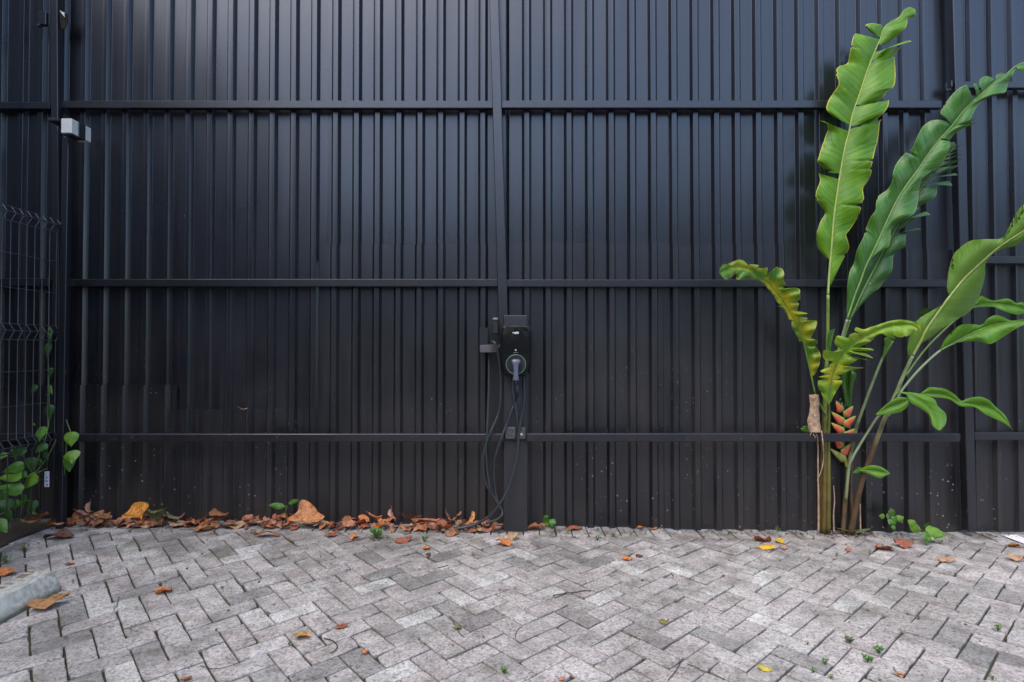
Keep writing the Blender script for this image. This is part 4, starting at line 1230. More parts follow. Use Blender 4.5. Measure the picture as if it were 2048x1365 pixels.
make_leaf([(1698,815),(1697,790),(1695,767),(1697,750),(1700,742)], [3.70, 3.62], [
  [(0,1694,813),(1,1688,790),(2,1684,767),(3,1683,752),(4,1690,742)],[(0,1702,813),(1,1704,790),(2,1707,768),(2.5,1711,757),(3,1712,748),(4,1706,742)]],
  M_L2, M_RIBG, fold=.8, wave=.004, wl=50, ribr=(.003, .001), seed=43, bulge=.12)
make_leaf([(1656,705),(1660,680),(1669,658)], [3.66, 3.64], [[(0,1655,705),(1,1656,668),(2,1669,658)],[(0,1661,705),(1,1665,678),(2,1669,658)]], M_L2, M_RIBG, fold=.5, wave=.002, ribr=(.002, .001), seed=47)
make_leaf([(1766,718),(1775,698),(1786,682)], [3.56, 3.52], [[(0,1764,716),(1,1769,690),(1.6,1768,678),(2,1775,674)],[(0,1769,714),(1,1780,697),(2,1790,680)]], M_L6, M_RIBG, fold=.6, wave=.002, ribr=(.003, .001), seed=53)
make_leaf([(1720,942),(1740,942),(1762,945),(1780,948)], [3.62, 3.52], [[(0,1720,938),(1,1740,931),(2,1762,934),(3,1780,947)],[(0,1722,944),(1,1740,950),(2,1760,957),(2.6,1772,952),(3,1780,949)]], M_L6, M_RIBG, fold=.4, wave=.006, wl=40, ribr=(.0025, .001), seed=59)
make_leaf([(1722,940),(1714,942),(1706,946)], [3.64, 3.60], [[(0,1722,934),(1,1715,936),(2,1706,945)],[(0,1722,943),(1,1714,947),(2,1707,947)]], M_L6, M_RIBG, fold=.4, wave=.003, ribr=(.002, .001), seed=61)
make_leaf([(1622,860),(1610,858),(1601,858)], [3.74, 3.72], [[(0,1621,853),(1,1609,852),(2,1601,858)],[(0,1622,865),(1,1609,865),(2,1601,858)]], M_L2, M_RIBG, fold=.3, wave=.002, ribr=(.002, .001), seed=67)
make_leaf([(1838,628),(1850,622),(1866,621)], [3.50, 3.46], [[(0,1838,626),(1,1848,617),(2,1866,619)],[(0,1840,632),(1,1852,630),(2,1866,623)]], M_L3, M_RIBG, fold=.3, wave=.003, ribr=(.002, .001), seed=71)

def stem(name, pts, r, m, n=10):
    P = pxpath(pts, 6)
    rad = [r[0] + (r[1] - r[0]) * i / (len(P) - 1) for i in range(len(P))]
    rad = [q * (1 + .05 * noise.noise((i * .4, r[0] * 99, 3))) for i, q in enumerate(rad)]
    bm = bmesh.new(); tube(bm, P, rad, n)
    return mesh_obj(name, bm, m, hel, smooth_=True)
YS = 3.735
stem('stem', [(1648, 1066, YS), (1649, 960, YS), (1650, 870, YS), (1650, 800, 3.72), (1652, 745, 3.69), (1655, 690, 3.66), (1656, 590, 3.60)], (.0165, .009), stem_grad('stem_olive_to_green', .55, 1.0, (.12, .085, .022), (.20, .27, .05)))
stem('stem', [(1657, 1066, YS - .012), (1657.5, 960, YS - .008), (1657, 880, YS - .005), (1658, 830, 3.68), (1657, 800, 3.58)], (.014, .007), stem_grad('stem_moss', .35, .8, (.115, .10, .022), (.16, .21, .035)))
stem('petiole', [(1651, 830, 3.72), (1640, 810, 3.70), (1630, 788, 3.66)], (.008, .0065), M_PET)
stem('petiole', [(1655, 800, 3.73), (1666, 745, 3.71), (1676, 706, 3.69), (1685, 672, 3.66), (1694, 640, 3.62)], (.010, .0075), M_PETP)
stem('petiole', [(1657, 800, 3.745), (1672, 740, 3.725), (1684, 690, 3.70), (1700, 640, 3.66)], (.009, .0065), M_PET)
stem('stem', [(1686, 1066, 3.73), (1690, 1010, YS), (1697, 937, YS), (1705, 892, YS), (1712, 860, YS), (1718, 840, 3.70), (1743, 772, 3.62), (1767, 713, 3.56), (1785, 683, 3.52)], (.0155, .006), M_STEM2)
stem('stem', [(1692, 1000, 3.71), (1698, 937, 3.66), (1706, 915, 3.635), (1717, 895, 3.62), (1736, 864, 3.58), (1756, 834, 3.50), (1772, 822, 3.47)], (.0085, .006), M_PETP)
stem('stem', [(1702, 1066, 3.71), (1714, 1003, 3.68), (1727.7, 952, 3.65), (1749, 892, 3.61), (1771.7, 832, 3.55), (1791, 790, 3.51), (1806.6, 752, 3.47), (1825, 712, 3.42)], (.0185, .0095), M_STEMR)
stem('petiole', [(1776, 832, 3.56), (1790, 805, 3.52), (1805, 779, 3.50), (1841.7, 736, 3.46), (1881, 701, 3.42), (1912, 685, 3.40)], (.0085, .0055), M_PETP)
stem('petiole', [(1812, 752, 3.50), (1850, 700, 3.52), (1900, 650, 3.52), (1945, 616, 3.48)], (.006, .004), M_PET)
stem('petiole', [(1790, 800, 3.51), (1800, 786, 3.46), (1838, 790, 3.40)], (.006, .004), M_PET)
stem('stem', [(1643, 1066, 3.755), (1643.5, 980, 3.755), (1645, 890, 3.755), (1647, 830, 3.745), (1648, 806, 3.74)], (.012, .008), M_STEMO)
stem('stem', [(1708, 1066, 3.755), (1703, 1010, 3.755), (1702, 950, 3.755), (1706, 915, 3.752)], (.010, .006), M_STEMB)
stem('dry_stalk', [(1668, 1066, 3.75), (1667, 1030, 3.752), (1669, 1000, 3.754), (1667, 972, 3.755)], (.006, .003), M_DRYS, 6)
stem('dry_stalk', [(1637, 1066, 3.725), (1637, 1000, 3.725), (1636, 930, 3.728), (1635.5, 888, 3.73), (1628, 872, 3.70), (1622, 868, 3.68)], (.0062, .004), M_DRYS, 6)
stem('dry_stalk', [(1643, 862, 3.64), (1646, 890, 3.643), (1647, 917, 3.70), (1643, 940, 3.71), (1636, 958, 3.71), (1634, 962, 3.70)], (.0045, .002), M_DRYS, 6)
stem('dry_stalk', [(1721, 1064, 3.72), (1720.5, 1035, 3.725), (1720, 1008, 3.73)], (.005, .003), M_DRYS, 6)
# papery dry sheath
bm = bmesh.new()
rows = []
prof = [(790, 1619, 1636), (800, 1620, 1637.5), (815, 1620.5, 1637), (830, 1617.5, 1638), (843, 1615, 1639), (855, 1617, 1640.5), (866, 1620, 1641.6)]
for py, xa_, xb_ in crom([tuple(map(float, q)) for q in prof], 4):
    row = []
    for k in range(13):
        s = k / 12
        px = xa_ + (xb_ - xa_) * s
        yy = 3.66 - .022 * math.sin(math.pi * s) + .010 * noise.noise((px * .25, py * .12, 4)) + .004 * noise.noise((px * .7, py * .5, 8))
        row.append(bm.verts.new(at(px + 1.2 * noise.noise((py * .2, k, 2)), py + 2.5 * noise.noise((k * .9, py * .01, 1)), yy)))
    rows.append(row)
for a, b in zip(rows, rows[1:]):
    for k in range(12): bm.faces.new((a[k], a[k+1], b[k+1], b[k]))
bmesh.ops.recalc_face_normals(bm, faces=bm.faces)
o = mesh_obj('dry_sheath', bm, M_DRYS, hel, smooth_=True)
sol = o.modifiers.new('thick', 'SOLIDIFY'); sol.thickness = .004
bm = bmesh.new()
for pts in ([(1623, 866), (1620, 870), (1621, 873)], [(1627, 866), (1627, 871), (1631, 874), (1629, 877)], [(1631, 866), (1634, 872), (1636, 884)]):
    tube(bm, [at(x, y, 3.645) for x, y in pts], .0022, 5)
mesh_obj('fibre', bm, M_DRYS, hel)
# flower head
def bract_mat():
    m, nt, bs = mat('bract')
    uv = nt.nodes.new('ShaderNodeUVMap'); s = nt.nodes.new('ShaderNodeSeparateXYZ'); L(nt, uv.outputs[0], s.inputs[0])
    c = ramp(nt, s.outputs[0], [(0, (.22, .30, .05)), (.16, (.58, .14, .05)), (.45, (.66, .085, .045)), (.72, (.60, .20, .06)), (.9, (.34, .33, .06)), (1, (.24, .30, .06))]).outputs[0]
    e = ramp(nt, s.outputs[1], [(.72, (0, 0, 0)), (.93, (1, 1, 1))]).outputs[0]
    c = mixc(nt, e, c, (.24, .34, .06))
    L(nt, c, bs.inputs['Base Color']); bs.inputs['Roughness'].default_value = .4
    return m
M_BR = bract_mat()
M_BRG = simple('bract_green', (.26, .27, .06), .45, 0, .3, 40)
infl = stem('flower_stalk', [(1694, 935, 3.735), (1688, 908, 3.74), (1686, 880, 3.742), (1688, 850, 3.742), (1688, 826, 3.742), (1683, 806, 3.742)], (.0095, .005), simple('rachis', (.20, .24, .05), .5))
def bract(tip, base, wpx, m, Y=3.737):
    """boat-shaped bract, keel below, open top edge above"""
    bm = bmesh.new(); uvl = bm.loops.layers.uv.new('UVMap')
    T, B = Vector(tip), Vector(base)
    d = T - B
    nrm = Vector((-d.y, d.x)).normalized()
    if nrm.y > 0: nrm = -nrm             # picture up is -y
    rows = []
    for i in range(11):
        u = i / 10
        c = B + d * u
        h = wpx * min(1, (u + .06) / .26) ** .6 * (1 - u) ** .7 * 1.32 + .2
        if i == 10: h = .3
        row = []
        for k in range(9):
            a = math.pi * 2 * (k / 8) * .80 + math.pi * .20    # open gutter along the top
            off = math.cos(a) * h * .55
            dep = math.sin(a) * h * .42 / 305
            q = c + nrm * off * 1.0
            row.append((bm.verts.new(at(q.x, q.y, Y - dep)), (u, abs(k - 4) / 4)))
        rows.append(row)
    for a, b in zip(rows, rows[1:]):
        for k in range(8):
            q = (a[k], a[k+1], b[k+1], b[k])
            f = bm.faces.new([v[0] for v in q]); f.smooth = True
            for lp_, v in zip(f.loops, q): lp_[uvl].uv = v[1]
    bmesh.ops.recalc_face_normals(bm, faces=bm.faces)
    return mesh_obj('bract', bm, m, hel)
for tip, base, w, m in [((1672, 802), (1684, 824), 15, M_BR), ((1706.5, 812), (1689, 833), 15, M_BR), ((1662.5, 824), (1688, 847), 16, M_BR), ((1712, 832), (1688, 853), 16, M_BR), ((1662, 846), (1688, 866), 16, M_BR), ((1712, 857), (1688, 874), 14, M_BR), ((1668, 875), (1684, 896), 14, M_BR), ((1702.5, 888), (1684, 909), 15, M_BR), ((1659, 897), (1692, 922), 14, M_BRG)]:
    bract(tip, base, w, m)
bm = bmesh.new()
for (x, y) in ((1679, 804), (1689, 816), (1676, 826), (1699, 836), (1676, 848), (1698, 860), (1692, 900)):
    q = at(x, y, 3.735)
    tube(bm, [q, q + Vector((.002, -.004, .014)), q + Vector((.006, -.006, .024))], [.005, .0045, .001], 6)
mesh_obj('floret', bm, simple('floret_green', (.06, .12, .03), .5), hel)

# ------------------------------------------------------------------ small leaves: dry litter, vines, weeds
def leaf_shape(bm, length, width, form, curl, cup, twist, seed, nu=10, nv=6):
    """leaf in local space: along +X, face up +Z"""
    uvl = bm.loops.layers.uv.verify()
    rnd = random.Random(seed)
    rows = []
    for i in range(nu + 1):
        u = i / nu
        if form == 'heart':
            w = (math.sin(math.pi * min(1, .36 + .64 * u)) ** 1.05) * (.55 + .45 * min(1, u * 6))
        elif form == 'lobed':
            w = math.sin(math.pi * (.03 + .94 * u)) ** .7 * (1 + .16 * math.sin(u * 17 + seed))
        elif form == 'round':
            w = math.sin(math.pi * (.04 + .93 * u)) ** .55
        elif form == 'long':
            w = math.sin(math.pi * (.03 + .96 * u ** .85)) ** .9
        else:
            w = math.sin(math.pi * (.03 + .95 * u ** .8)) ** .75
        row = []
        for k in range(nv + 1):
            v = k / nv * 2 - 1
            x = (u - .5) * length
            if form == 'heart': x -= length * .24 * math.sin(math.pi * min(1, abs(v) * .85)) * (1 - u) ** 3
            en = 1 + (.0 if form == 'heart' else .26 * noise.noise((u * 5 + seed * 1.7, (1 if v > 0 else -1) * 3, seed)) * abs(v))
            yy = v * w * width / 2 * en
            z = -cup * width * (v * v) * (w) + .10 * width * abs(v) * 0
            z += .26 * width * noise.noise((u * 2.6 + seed, v * 1.5, seed * .37)) * (1 if form != 'heart' else .3) + (.10 * width * noise.noise((u * 7 + seed, v * 4, seed * .7)) if form != 'heart' else 0)
            # curl along the length
            if abs(curl) > 1e-4:
                a = (u - .5) * curl
                r = length / curl
                x2 = r * math.sin(a); z2 = r * (1 - math.cos(a))
                x = x2 - z * math.sin(a); z = z2 + z * math.cos(a)
            tw = twist * (u - .5)
            yy, z = yy * math.cos(tw) - z * math.sin(tw), yy * math.sin(tw) + z * math.cos(tw)
            row.append((bm.verts.new((x, yy, z)), (u, (v + 1) / 2)))
        rows.append(row)
    fs = []
    for a, b in zip(rows, rows[1:]):
        for k in range(nv):
            q = (a[k], b[k], b[k+1], a[k+1])
            f = bm.faces.new([w_[0] for w_ in q]); f.smooth = True
            for lp_, w_ in zip(f.loops, q): lp_[uvl].uv = w_[1]
            fs.append(f)
    return [w_[0] for r in rows for w_ in r]
C_OR, C_BR, C_RB, C_DK, C_TN, C_YL, C_OL, C_PK = (.60, .21, .065), (.38, .155, .065), (.34, .10, .05), (.12, .05, .028), (.44, .27, .15), (.66, .38, .02), (.20, .17, .05), (.50, .22, .13)
def dry_leaf(pos, length, width, rot, colr, label, group=None, form='oval', curl=.8, cup=.3, twist=.3, seed=1, tilt=(0, 0), stalk=True, name='dry_leaf'):
    bm = bmesh.new()
    leaf_shape(bm, length, width, form, curl, cup, twist, seed)
    if stalk:
        e = [v.co.copy() for v in bm.verts][:7]
        s0 = sum(e, Vector()) / 7
        tube(bm, [s0, s0 + Vector((-length * .13, .004, .003)), s0 + Vector((-length * .24, .0, .008))], [.0013, .001, .0008], 4)
    M = Matrix.Rotation(rot, 4, 'Z') @ Matrix.Rotation(tilt[0], 4, 'Y') @ Matrix.Rotation(tilt[1], 4, 'X')
    bmesh.ops.transform(bm, matrix=M, verts=bm.verts)
    zmin = min(v.co.z for v in bm.verts)
    bmesh.ops.translate(bm, verts=bm.verts, vec=(0, 0, -zmin))
    o = mesh_obj(name, bm, M_DRY)
    o.location = pos
    o.color = (*colr, 1)
    tag(o, label, 'leaf', group)
    return o
# loose leaves on the paving: picture position, length px, aspect, colour, heading, label
LOOSE = [
 (327, 1186, 28, .75, C_OR, .1, 'rounded orange brown leaf lying alone in the left middle of the paving', 'round', .3),
 (97, 1215, 62, .42, (.40, .20, .07), .65, 'long twisted tan leaf along the near side of the wheel stop', 'long', .9),
 (117, 1078, 52, .35, C_DK, .15, 'dark brown folded leaf on the pavers behind the wheel stop', 'long', .7),
 (14, 1150, 36, .4, C_OR, -.1, 'orange brown leaf behind the wheel stop at the picture edge', 'oval', .8),
 (140, 1130, 15, .8, C_OR, .6, 'tiny orange leaf scrap right of the end of the wheel stop', 'oval', .9),
 (264, 1055, 20, .7, C_PK, -.4, 'small pinkish brown leaf on pavers below the bright orange leaf', 'oval', .8),
 (408, 1061, 36, .45, C_BR, .3, 'flat brown leaf below the litter, left of a tan leaf', 'oval', .6),
 (470, 1056, 42, .35, C_TN, .1, 'tan and brown leaf just in front of the litter heap', 'long', .6),
 (535, 1075, 50, .3, C_BR, .08, 'long arched brown leaf on the pavers below the large orange leaf', 'long', 1.3),
 (663, 1073, 26, .4, C_RB, .7, 'crinkled red brown leaf left of the feathery weed', 'long', 1.1),
 (708, 1078, 18, .8, C_OR, .2, 'little bright orange leaf just left of the feathery weed', 'oval', .5),
 (806, 1085, 34, .42, C_RB, .25, 'red brown arched leaf right of the feathery weed', 'oval', .9),
 (853, 1099, 15, .7, C_OR, 0, 'tiny orange leaf below a small weed left of the charger post', 'oval', .4),
 (905, 1071, 32, .35, C_BR, .6, 'thin brown leaf by the end of the black cable', 'long', 1.0),
 (1008, 1091, 30, .65, C_OR, -.2, 'curled orange leaf on pavers below the charger post', 'oval', 1.1),
 (1026, 1079, 22, .6, C_TN, .2, 'pale tan leaf touching a weed below the charger post', 'oval', .7),
 (1073, 1061, 32, .5, C_BR, .05, 'brown leaf lying at the right foot of the charger post', 'oval', .5),
 (1150, 1060, 28, .4, C_RB, 0, 'red brown leaf at the fence foot right of a low green weed', 'long', .8),
 (1182, 1049, 18, .6, C_PK, .9, 'small pinkish leaf leaning on the fence right of the charger post', 'oval', .9),
 (1220, 1051, 24, .7, (.45, .22, .12), -.7, 'pointed salmon brown leaf standing at the fence foot', 'oval', .9),
 (1282, 1058, 16, .5, C_OR, .2, 'small orange leaf lying under the fence edge, centre right', 'oval', .4),
 (1308, 1060, 14, .5, C_BR, .5, 'small brown scrap of leaf under the fence edge, centre right', 'oval', .4),
 (1255, 1120, 20, .6, C_OR, .3, 'small orange leaf alone on the pavers, centre right', 'oval', .6),
 (1279, 1115, 14, .5, C_DK, -.5, 'little dark leaf scrap beside the lone orange leaf', 'oval', .6),
 (1525, 1083, 32, .55, C_RB, -.1, 'red brown leaf behind a bright yellow leaf near the plant', 'round', .8),
 (1534, 1099, 28, .4, C_YL, -.1, 'bright yellow leaf on the pavers left of the plant', 'oval', .4),
 (1559, 1086, 16, .6, C_YL, -.8, 'small yellow leaf right of the red brown leaf', 'oval', .7),
 (1568, 1098, 14, .5, C_PK, .1, 'tiny pink brown leaf right of the bright yellow leaf', 'oval', .4),
 (1770, 1100, 34, .55, C_BR, .05, 'orange brown leaf on the pavers right of the plant', 'oval', .6),
 (1808, 1094, 34, .5, C_RB, -.35, 'red brown leaf with a long stalk right of the plant', 'oval', .9),
 (1697, 1102, 12, .6, C_BR, 0, 'tiny brown leaf on pavers in front of the plant', 'oval', .5),
 (1893, 1123, 34, .35, C_TN, -.1, 'flat tan leaf on the pavers far right', 'long', .5),
 (2030, 1095, 24, .5, (.36, .15, .03), -.2, 'amber brown leaf next to the white line', 'oval', .5),
 (2032, 1122, 28, .5, C_TN, -.4, 'pale dry leaf at the right picture edge', 'oval', .8),
 (605, 1277, 30, .45, (.55, .28, .08), .2, 'apricot coloured leaf in the lower left next to a weed', 'oval', .5),
 (683, 1257, 26, .35, C_RB, .25, 'rusty red slim leaf in the lower left middle', 'long', .5),
 (731, 1307, 14, .8, C_OR, .9, 'tiny orange leaf near the bottom, left of centre', 'oval', .6),
 (1328, 1247, 19, .8, C_OL, 0, 'olive yellow round leaf in the right middle of the paving', 'round', .3),
 (916, 1258, 15, .6, C_OL, .9, 'little olive leaf at the end of a thin twig', 'oval', .5),
 (1531, 1341, 26, .35, (.50, .42, .05), -.25, 'slim yellow green leaf at the bottom right', 'long', .5),
 (373, 1362, 18, .6, C_OR, .3, 'orange leaf cut by the bottom picture edge at left', 'oval', .6),
 (1124, 1362, 14, .6, C_PK, .3, 'pinkish leaf cut by the bottom picture edge', 'oval', .5),
 (1800, 1352, 20, .5, C_TN, .1, 'small tan leaf near the bottom right weeds', 'oval', .5),
 (857, 1113, 12, .6, C_DK, .8, 'tiny dark leaf scrap left of centre', 'oval', .6),
]
for k, (px, py, lp_, asp, colr, rot, lab, form, curl) in enumerate(LOOSE):
    p = ground_at(px, py)
    ln = lp_ * p.y / FPX * 1.05
    asp2 = min(.9, asp * 1.5)
    o = dry_leaf((p.x, p.y, p.z + .001), ln, ln * asp2, rot, colr, lab, None, form, curl * (.55 if k % 3 == 0 else -.8), .28 if k % 2 else -.1, .5 * ((k % 3) - 1), k + 3, ((k % 5 - 2) * .08, (k % 4 - 1.5) * .12))
# notable leaves in the litter along the fence
def standing(px, py, lpx, asp, colr, rot, lab, form='oval', curl=.6, Y=3.64, tilt=(0, 0), cup=.25, seed=1, zoff=0):
    p = at(px, py, Y)
    ln = lpx * Y / FPX * .86
    tilt = (tilt[0] * .8, tilt[1] * .85)
    return dry_leaf((p.x, p.y, max(gz(p.x, p.y), p.z - ((.036 if py < 1034 else .022) if py < 1045 and py > 900 else 0)) + zoff), ln, ln * asp, rot, colr, lab, None, form, curl, cup, .3, seed, tilt)
def fan_leaf(outl, hub, Y, colr, label, seed, lean=.0016, crumple=.016):
    """broad curled leaf leaning on the fence; outl runs round its margin"""
    bm = bmesh.new(); uvl = bm.loops.layers.uv.new('UVMap')
    o_ = crom([tuple(map(float, q)) for q in outl + [outl[0]]], 3)[:-1]
    base = max(q[1] for q in o_)
    rings = []
    for k in range(1, 7):
        f = k / 6
        ring = []
        for i, (x, y) in enumerate(o_):
            px, py = hub[0] + (x - hub[0]) * f, hub[1] + (y - hub[1]) * f
            d = lean * (base - py) + crumple * f * noise.noise((px * .09 + seed, py * .09, seed)) - .022 * f * f * abs(noise.noise((i * .33, seed, 2))) + .006 * noise.noise((px * .3, py * .3, seed))
            ring.append((bm.verts.new(at(px, py, min(3.77, Y + d))), (f, .5 + .5 * math.cos(i / len(o_) * 6.283))))
        rings.append(ring)
    c = (bm.verts.new(at(hub[0], hub[1], Y + lean * (base - hub[1]) - .008)), (0, .5))
    n_ = len(o_)
    def face(q):
        f = bm.faces.new([v[0] for v in q]); f.smooth = True
        for lp_, v in zip(f.loops, q): lp_[uvl].uv = v[1]
    for i in range(n_):
        face((c, rings[0][i], rings[0][(i + 1) % n_]))
        for r0, r1 in zip(rings, rings[1:]): face((r0[i], r1[i], r1[(i + 1) % n_], r0[(i + 1) % n_]))
    bmesh.ops.recalc_face_normals(bm, faces=bm.faces)
    o = mesh_obj('dry_leaf', bm, M_DRY, origin=at(hub[0], base, Y)); o.color = (*colr, 1)
    return tag(o, label, 'leaf')
fan_leaf([(573,1037),(586,1030),(596,1022),(598,1006),(605,1000),(616,1003),(628,1013),(637,1025),(649,1033),(641,1041),(628,1046),(611,1047),(595,1044),(581,1042)], (604, 1042), 3.64, (.56, .23, .085), 'largest orange dry leaf, standing up against the fence by a green seedling', 3)
fan_leaf([(243,1031),(256,1023),(266,1008),(279,1004),(293,1006),(298,1012),(290,1023),(285,1030),(284,1039),(275,1036),(263,1036),(250,1037)], (279, 1034), 3.645, (.70, .28, .035), 'vivid orange dry leaf in the left litter heap beside green ones', 9)
standing(312, 1036, 48, .7, (.13, .14, .055), -.2, 'dull green fallen leaf right of the vivid orange leaf', 'oval', .5, 3.63, (-.2, -.8), .2, 12)
standing(330, 1024, 34, .5, (.17, .15, .06), -.3, 'olive curled leaf on top of the dull green leaf', 'oval', .9, 3.68, (.2, -.6), .3, 15)
standing(345, 1030, 40, .5, (.16, .145, .07), -.25, 'greyish olive leaf lying right of the dull green leaf', 'long', .7, 3.66, (.3, -.5), .2, 17)
standing(75, 1036, 46, .6, (.32, .13, .06), .15, 'broad brown veined leaf at the foot of the mesh fence post', 'oval', .4, 3.48, (-.25, -.7), .2, 20)
standing(62, 1048, 52, .35, (.45, .20, .08), -.15, 'orange tan flat leaf under the broad brown veined leaf', 'long', .3, 3.44, (0, -.2), .2, 22)
standing(163, 1030, 40, .75, (.36, .17, .12), -.2, 'pinkish brown leaf upright in the heap right of the corner post', 'lobed', .6, 3.62, (.2, -.9), .2, 24)
standing(178, 1016, 44, .35, (.36, .18, .12), -.7, 'mauve brown strongly curled leaf topping the left heap', 'long', 1.8, 3.68, (.5, -.7), .3, 26)
standing(210, 1029, 34, .4, (.25, .12, .03), -.15, 'dark amber folded leaf at the right side of the left heap', 'long', .8, 3.66, (.1, -.6), .4, 28)
standing(120, 1043, 34, .3, (.50, .21, .09), .15, 'orange sliver of leaf on the paver edge by the corner post', 'long', .6, 3.56, (0, -.2), .2, 30)
standing(440, 1030, 44, .55, (.24, .10, .035), -.3, 'deep brown cupped leaf bulging from the middle of the litter', 'oval', 1.0, 3.66, (.1, -.8), .5, 33)
standing(785, 1035, 36, .55, (.50, .24, .16), -1.0, 'pale pink brown leaf leaning diagonally in the litter', 'oval', .5, 3.65, (.7, -.8), .2, 36)
standing(825, 1028, 50, .32, (.20, .08, .03), -.15, 'dark chestnut narrow leaf resting on top of the litter', 'long', .7, 3.70, (.05, -.8), .2, 38)
standing(750, 1034, 36, .6, (.58, .22, .09), -.3, 'orange leaf in the litter right of the feathery weed', 'oval', .7, 3.64, (.2, -.7), .2, 40)
standing(860, 1040, 48, .4, (.50, .19, .10), .05, 'salmon orange leaf lying lengthwise in the right part of the litter', 'long', .5, 3.63, (0, -.6), .2, 42)
standing(897, 1034, 30, .6, (.36, .15, .09), -.9, 'spotted brown leaf forming the left half of a heart shape', 'oval', .4, 3.65, (.7, -.9), .15, 44)
standing(914, 1034, 28, .6, (.40, .17, .10), .8, 'spotted brown leaf forming the right half of a heart shape', 'oval', .4, 3.65, (-.7, -.9), .15, 46)
standing(943, 1038, 26, .7, (.55, .24, .07), 1.2, 'upright amber leaf in the litter left of the cables', 'oval', .5, 3.65, (-1.1, -.5), .2, 48)
standing(488, 821, 24, .25, (.36, .24, .15), .1, 'shrivelled pale leaf scrap caught on a sheet edge of the left fence bay', 'long', 1.8, 3.775, (0, -.8), .3, 50, at(488, 818, 3.775).z * 0)
# rest of the litter, one by one
rl = random.Random(21)
LAB = 'crumpled brown dry leaf in the leaf litter heaped along the fence foot'
GRP = 'dry leaves heaped along the foot of the fence'
pal = [C_BR, C_RB, C_PK, C_DK, C_TN, C_OR, (.46, .18, .085), (.30, .13, .07), (.50, .23, .13), (.55, .21, .09)]
def litter_h(px):
    return interp([(60, .02), (130, .05), (180, .075), (225, .03), (250, .05), (300, .07), (340, .05), (380, .04), (440, .055), (520, .04), (560, .05), (640, .05), (680, .035), (760, .05), (830, .05), (880, .03), (910, .045), (960, .035), (1000, .03), (1010, 0)], px)
for k in range(228):
    px = rl.uniform(100, 1004)
    if 222 < px < 240 and rl.random() < .8: continue
    h = litter_h(px)
    Y = rl.uniform(3.635, 3.765)
    x = (px - CX) * Y / FPX
    p = (x, Y, gz(x, Y) + rl.random() ** 1.2 * h * .82 * (.3 + .75 * (Y - 3.63) / .13))
    ln = rl.uniform(.042, .098)
    dry_leaf(p, ln, ln * rl.uniform(.4, .75), rl.uniform(0, 6.28), rl.choice(pal), LAB, GRP, rl.choice(['oval', 'oval', 'long', 'lobed', 'round']), rl.uniform(.2, 1.6) * rl.choice((1, -1, -1)), rl.uniform(-.2, .45), rl.uniform(-.9, .9), k + 100, (rl.uniform(-.4, .4), rl.uniform(-.9, .3)), stalk=rl.random() < .4)
# crumbs of litter along the whole fence foot
bm = bmesh.new()
for k in range(520):
    px = rl.uniform(60, 2040) if rl.random() < .45 else rl.uniform(60, 1300)
    Y = rl.uniform(3.52, 3.79) if rl.random() < .75 else rl.uniform(2.3, 3.5)
    x = (px - CX) * Y / FPX
    if x < -2.9: continue
    z = gz(x, Y) + .003
    s_ = rl.uniform(.004, .013)
    a = rl.uniform(0, 6.28)
    q = [Vector((math.cos(a + d) * s_ * e, math.sin(a + d) * s_ * e, rl.uniform(0, .006))) + Vector((x, Y, z)) for d, e in ((0, 1), (1.3, .5), (3.1, 1), (4.6, .5))]
    f = bm.faces.new([bm.verts.new(v) for v in q])
for k in range(420):
    if k < 150: px, Y = rl.gauss(1680, 34), rl.uniform(3.66, 3.79)
    else: px, Y = rl.uniform(1060, 2030), rl.uniform(3.69, 3.79)
    x = (px - CX) * Y / FPX
    s_ = rl.uniform(.004, .012); a = rl.uniform(0, 6.28); z = gz(x, Y) + .002
    q = [Vector((math.cos(a + d) * s_ * e, math.sin(a + d) * s_ * e, rl.uniform(0, .010))) + Vector((x, Y, z)) for d, e in ((0, 1), (1.3, .6), (3.1, 1), (4.6, .5))]
    bm.faces.new([bm.verts.new(v) for v in q])
o = mesh_obj('leaf_crumbs', bm, M_DRY); o.color = (.13, .07, .035, 1)
tag(o, 'brown crumbs of leaf litter scattered along the fence foot', 'litter', kind='stuff')
# fallen green leaf at the foot of the plant
p = ground_at(1706, 1070)
o = dry_leaf((p.x, p.y, p.z + .004), .22, .055, -.12, (.10, .14, .03), 'long fallen olive green leaf at the foot of the heliconia', None, 'long', .5, .3, .5, 77, (0, -.25))

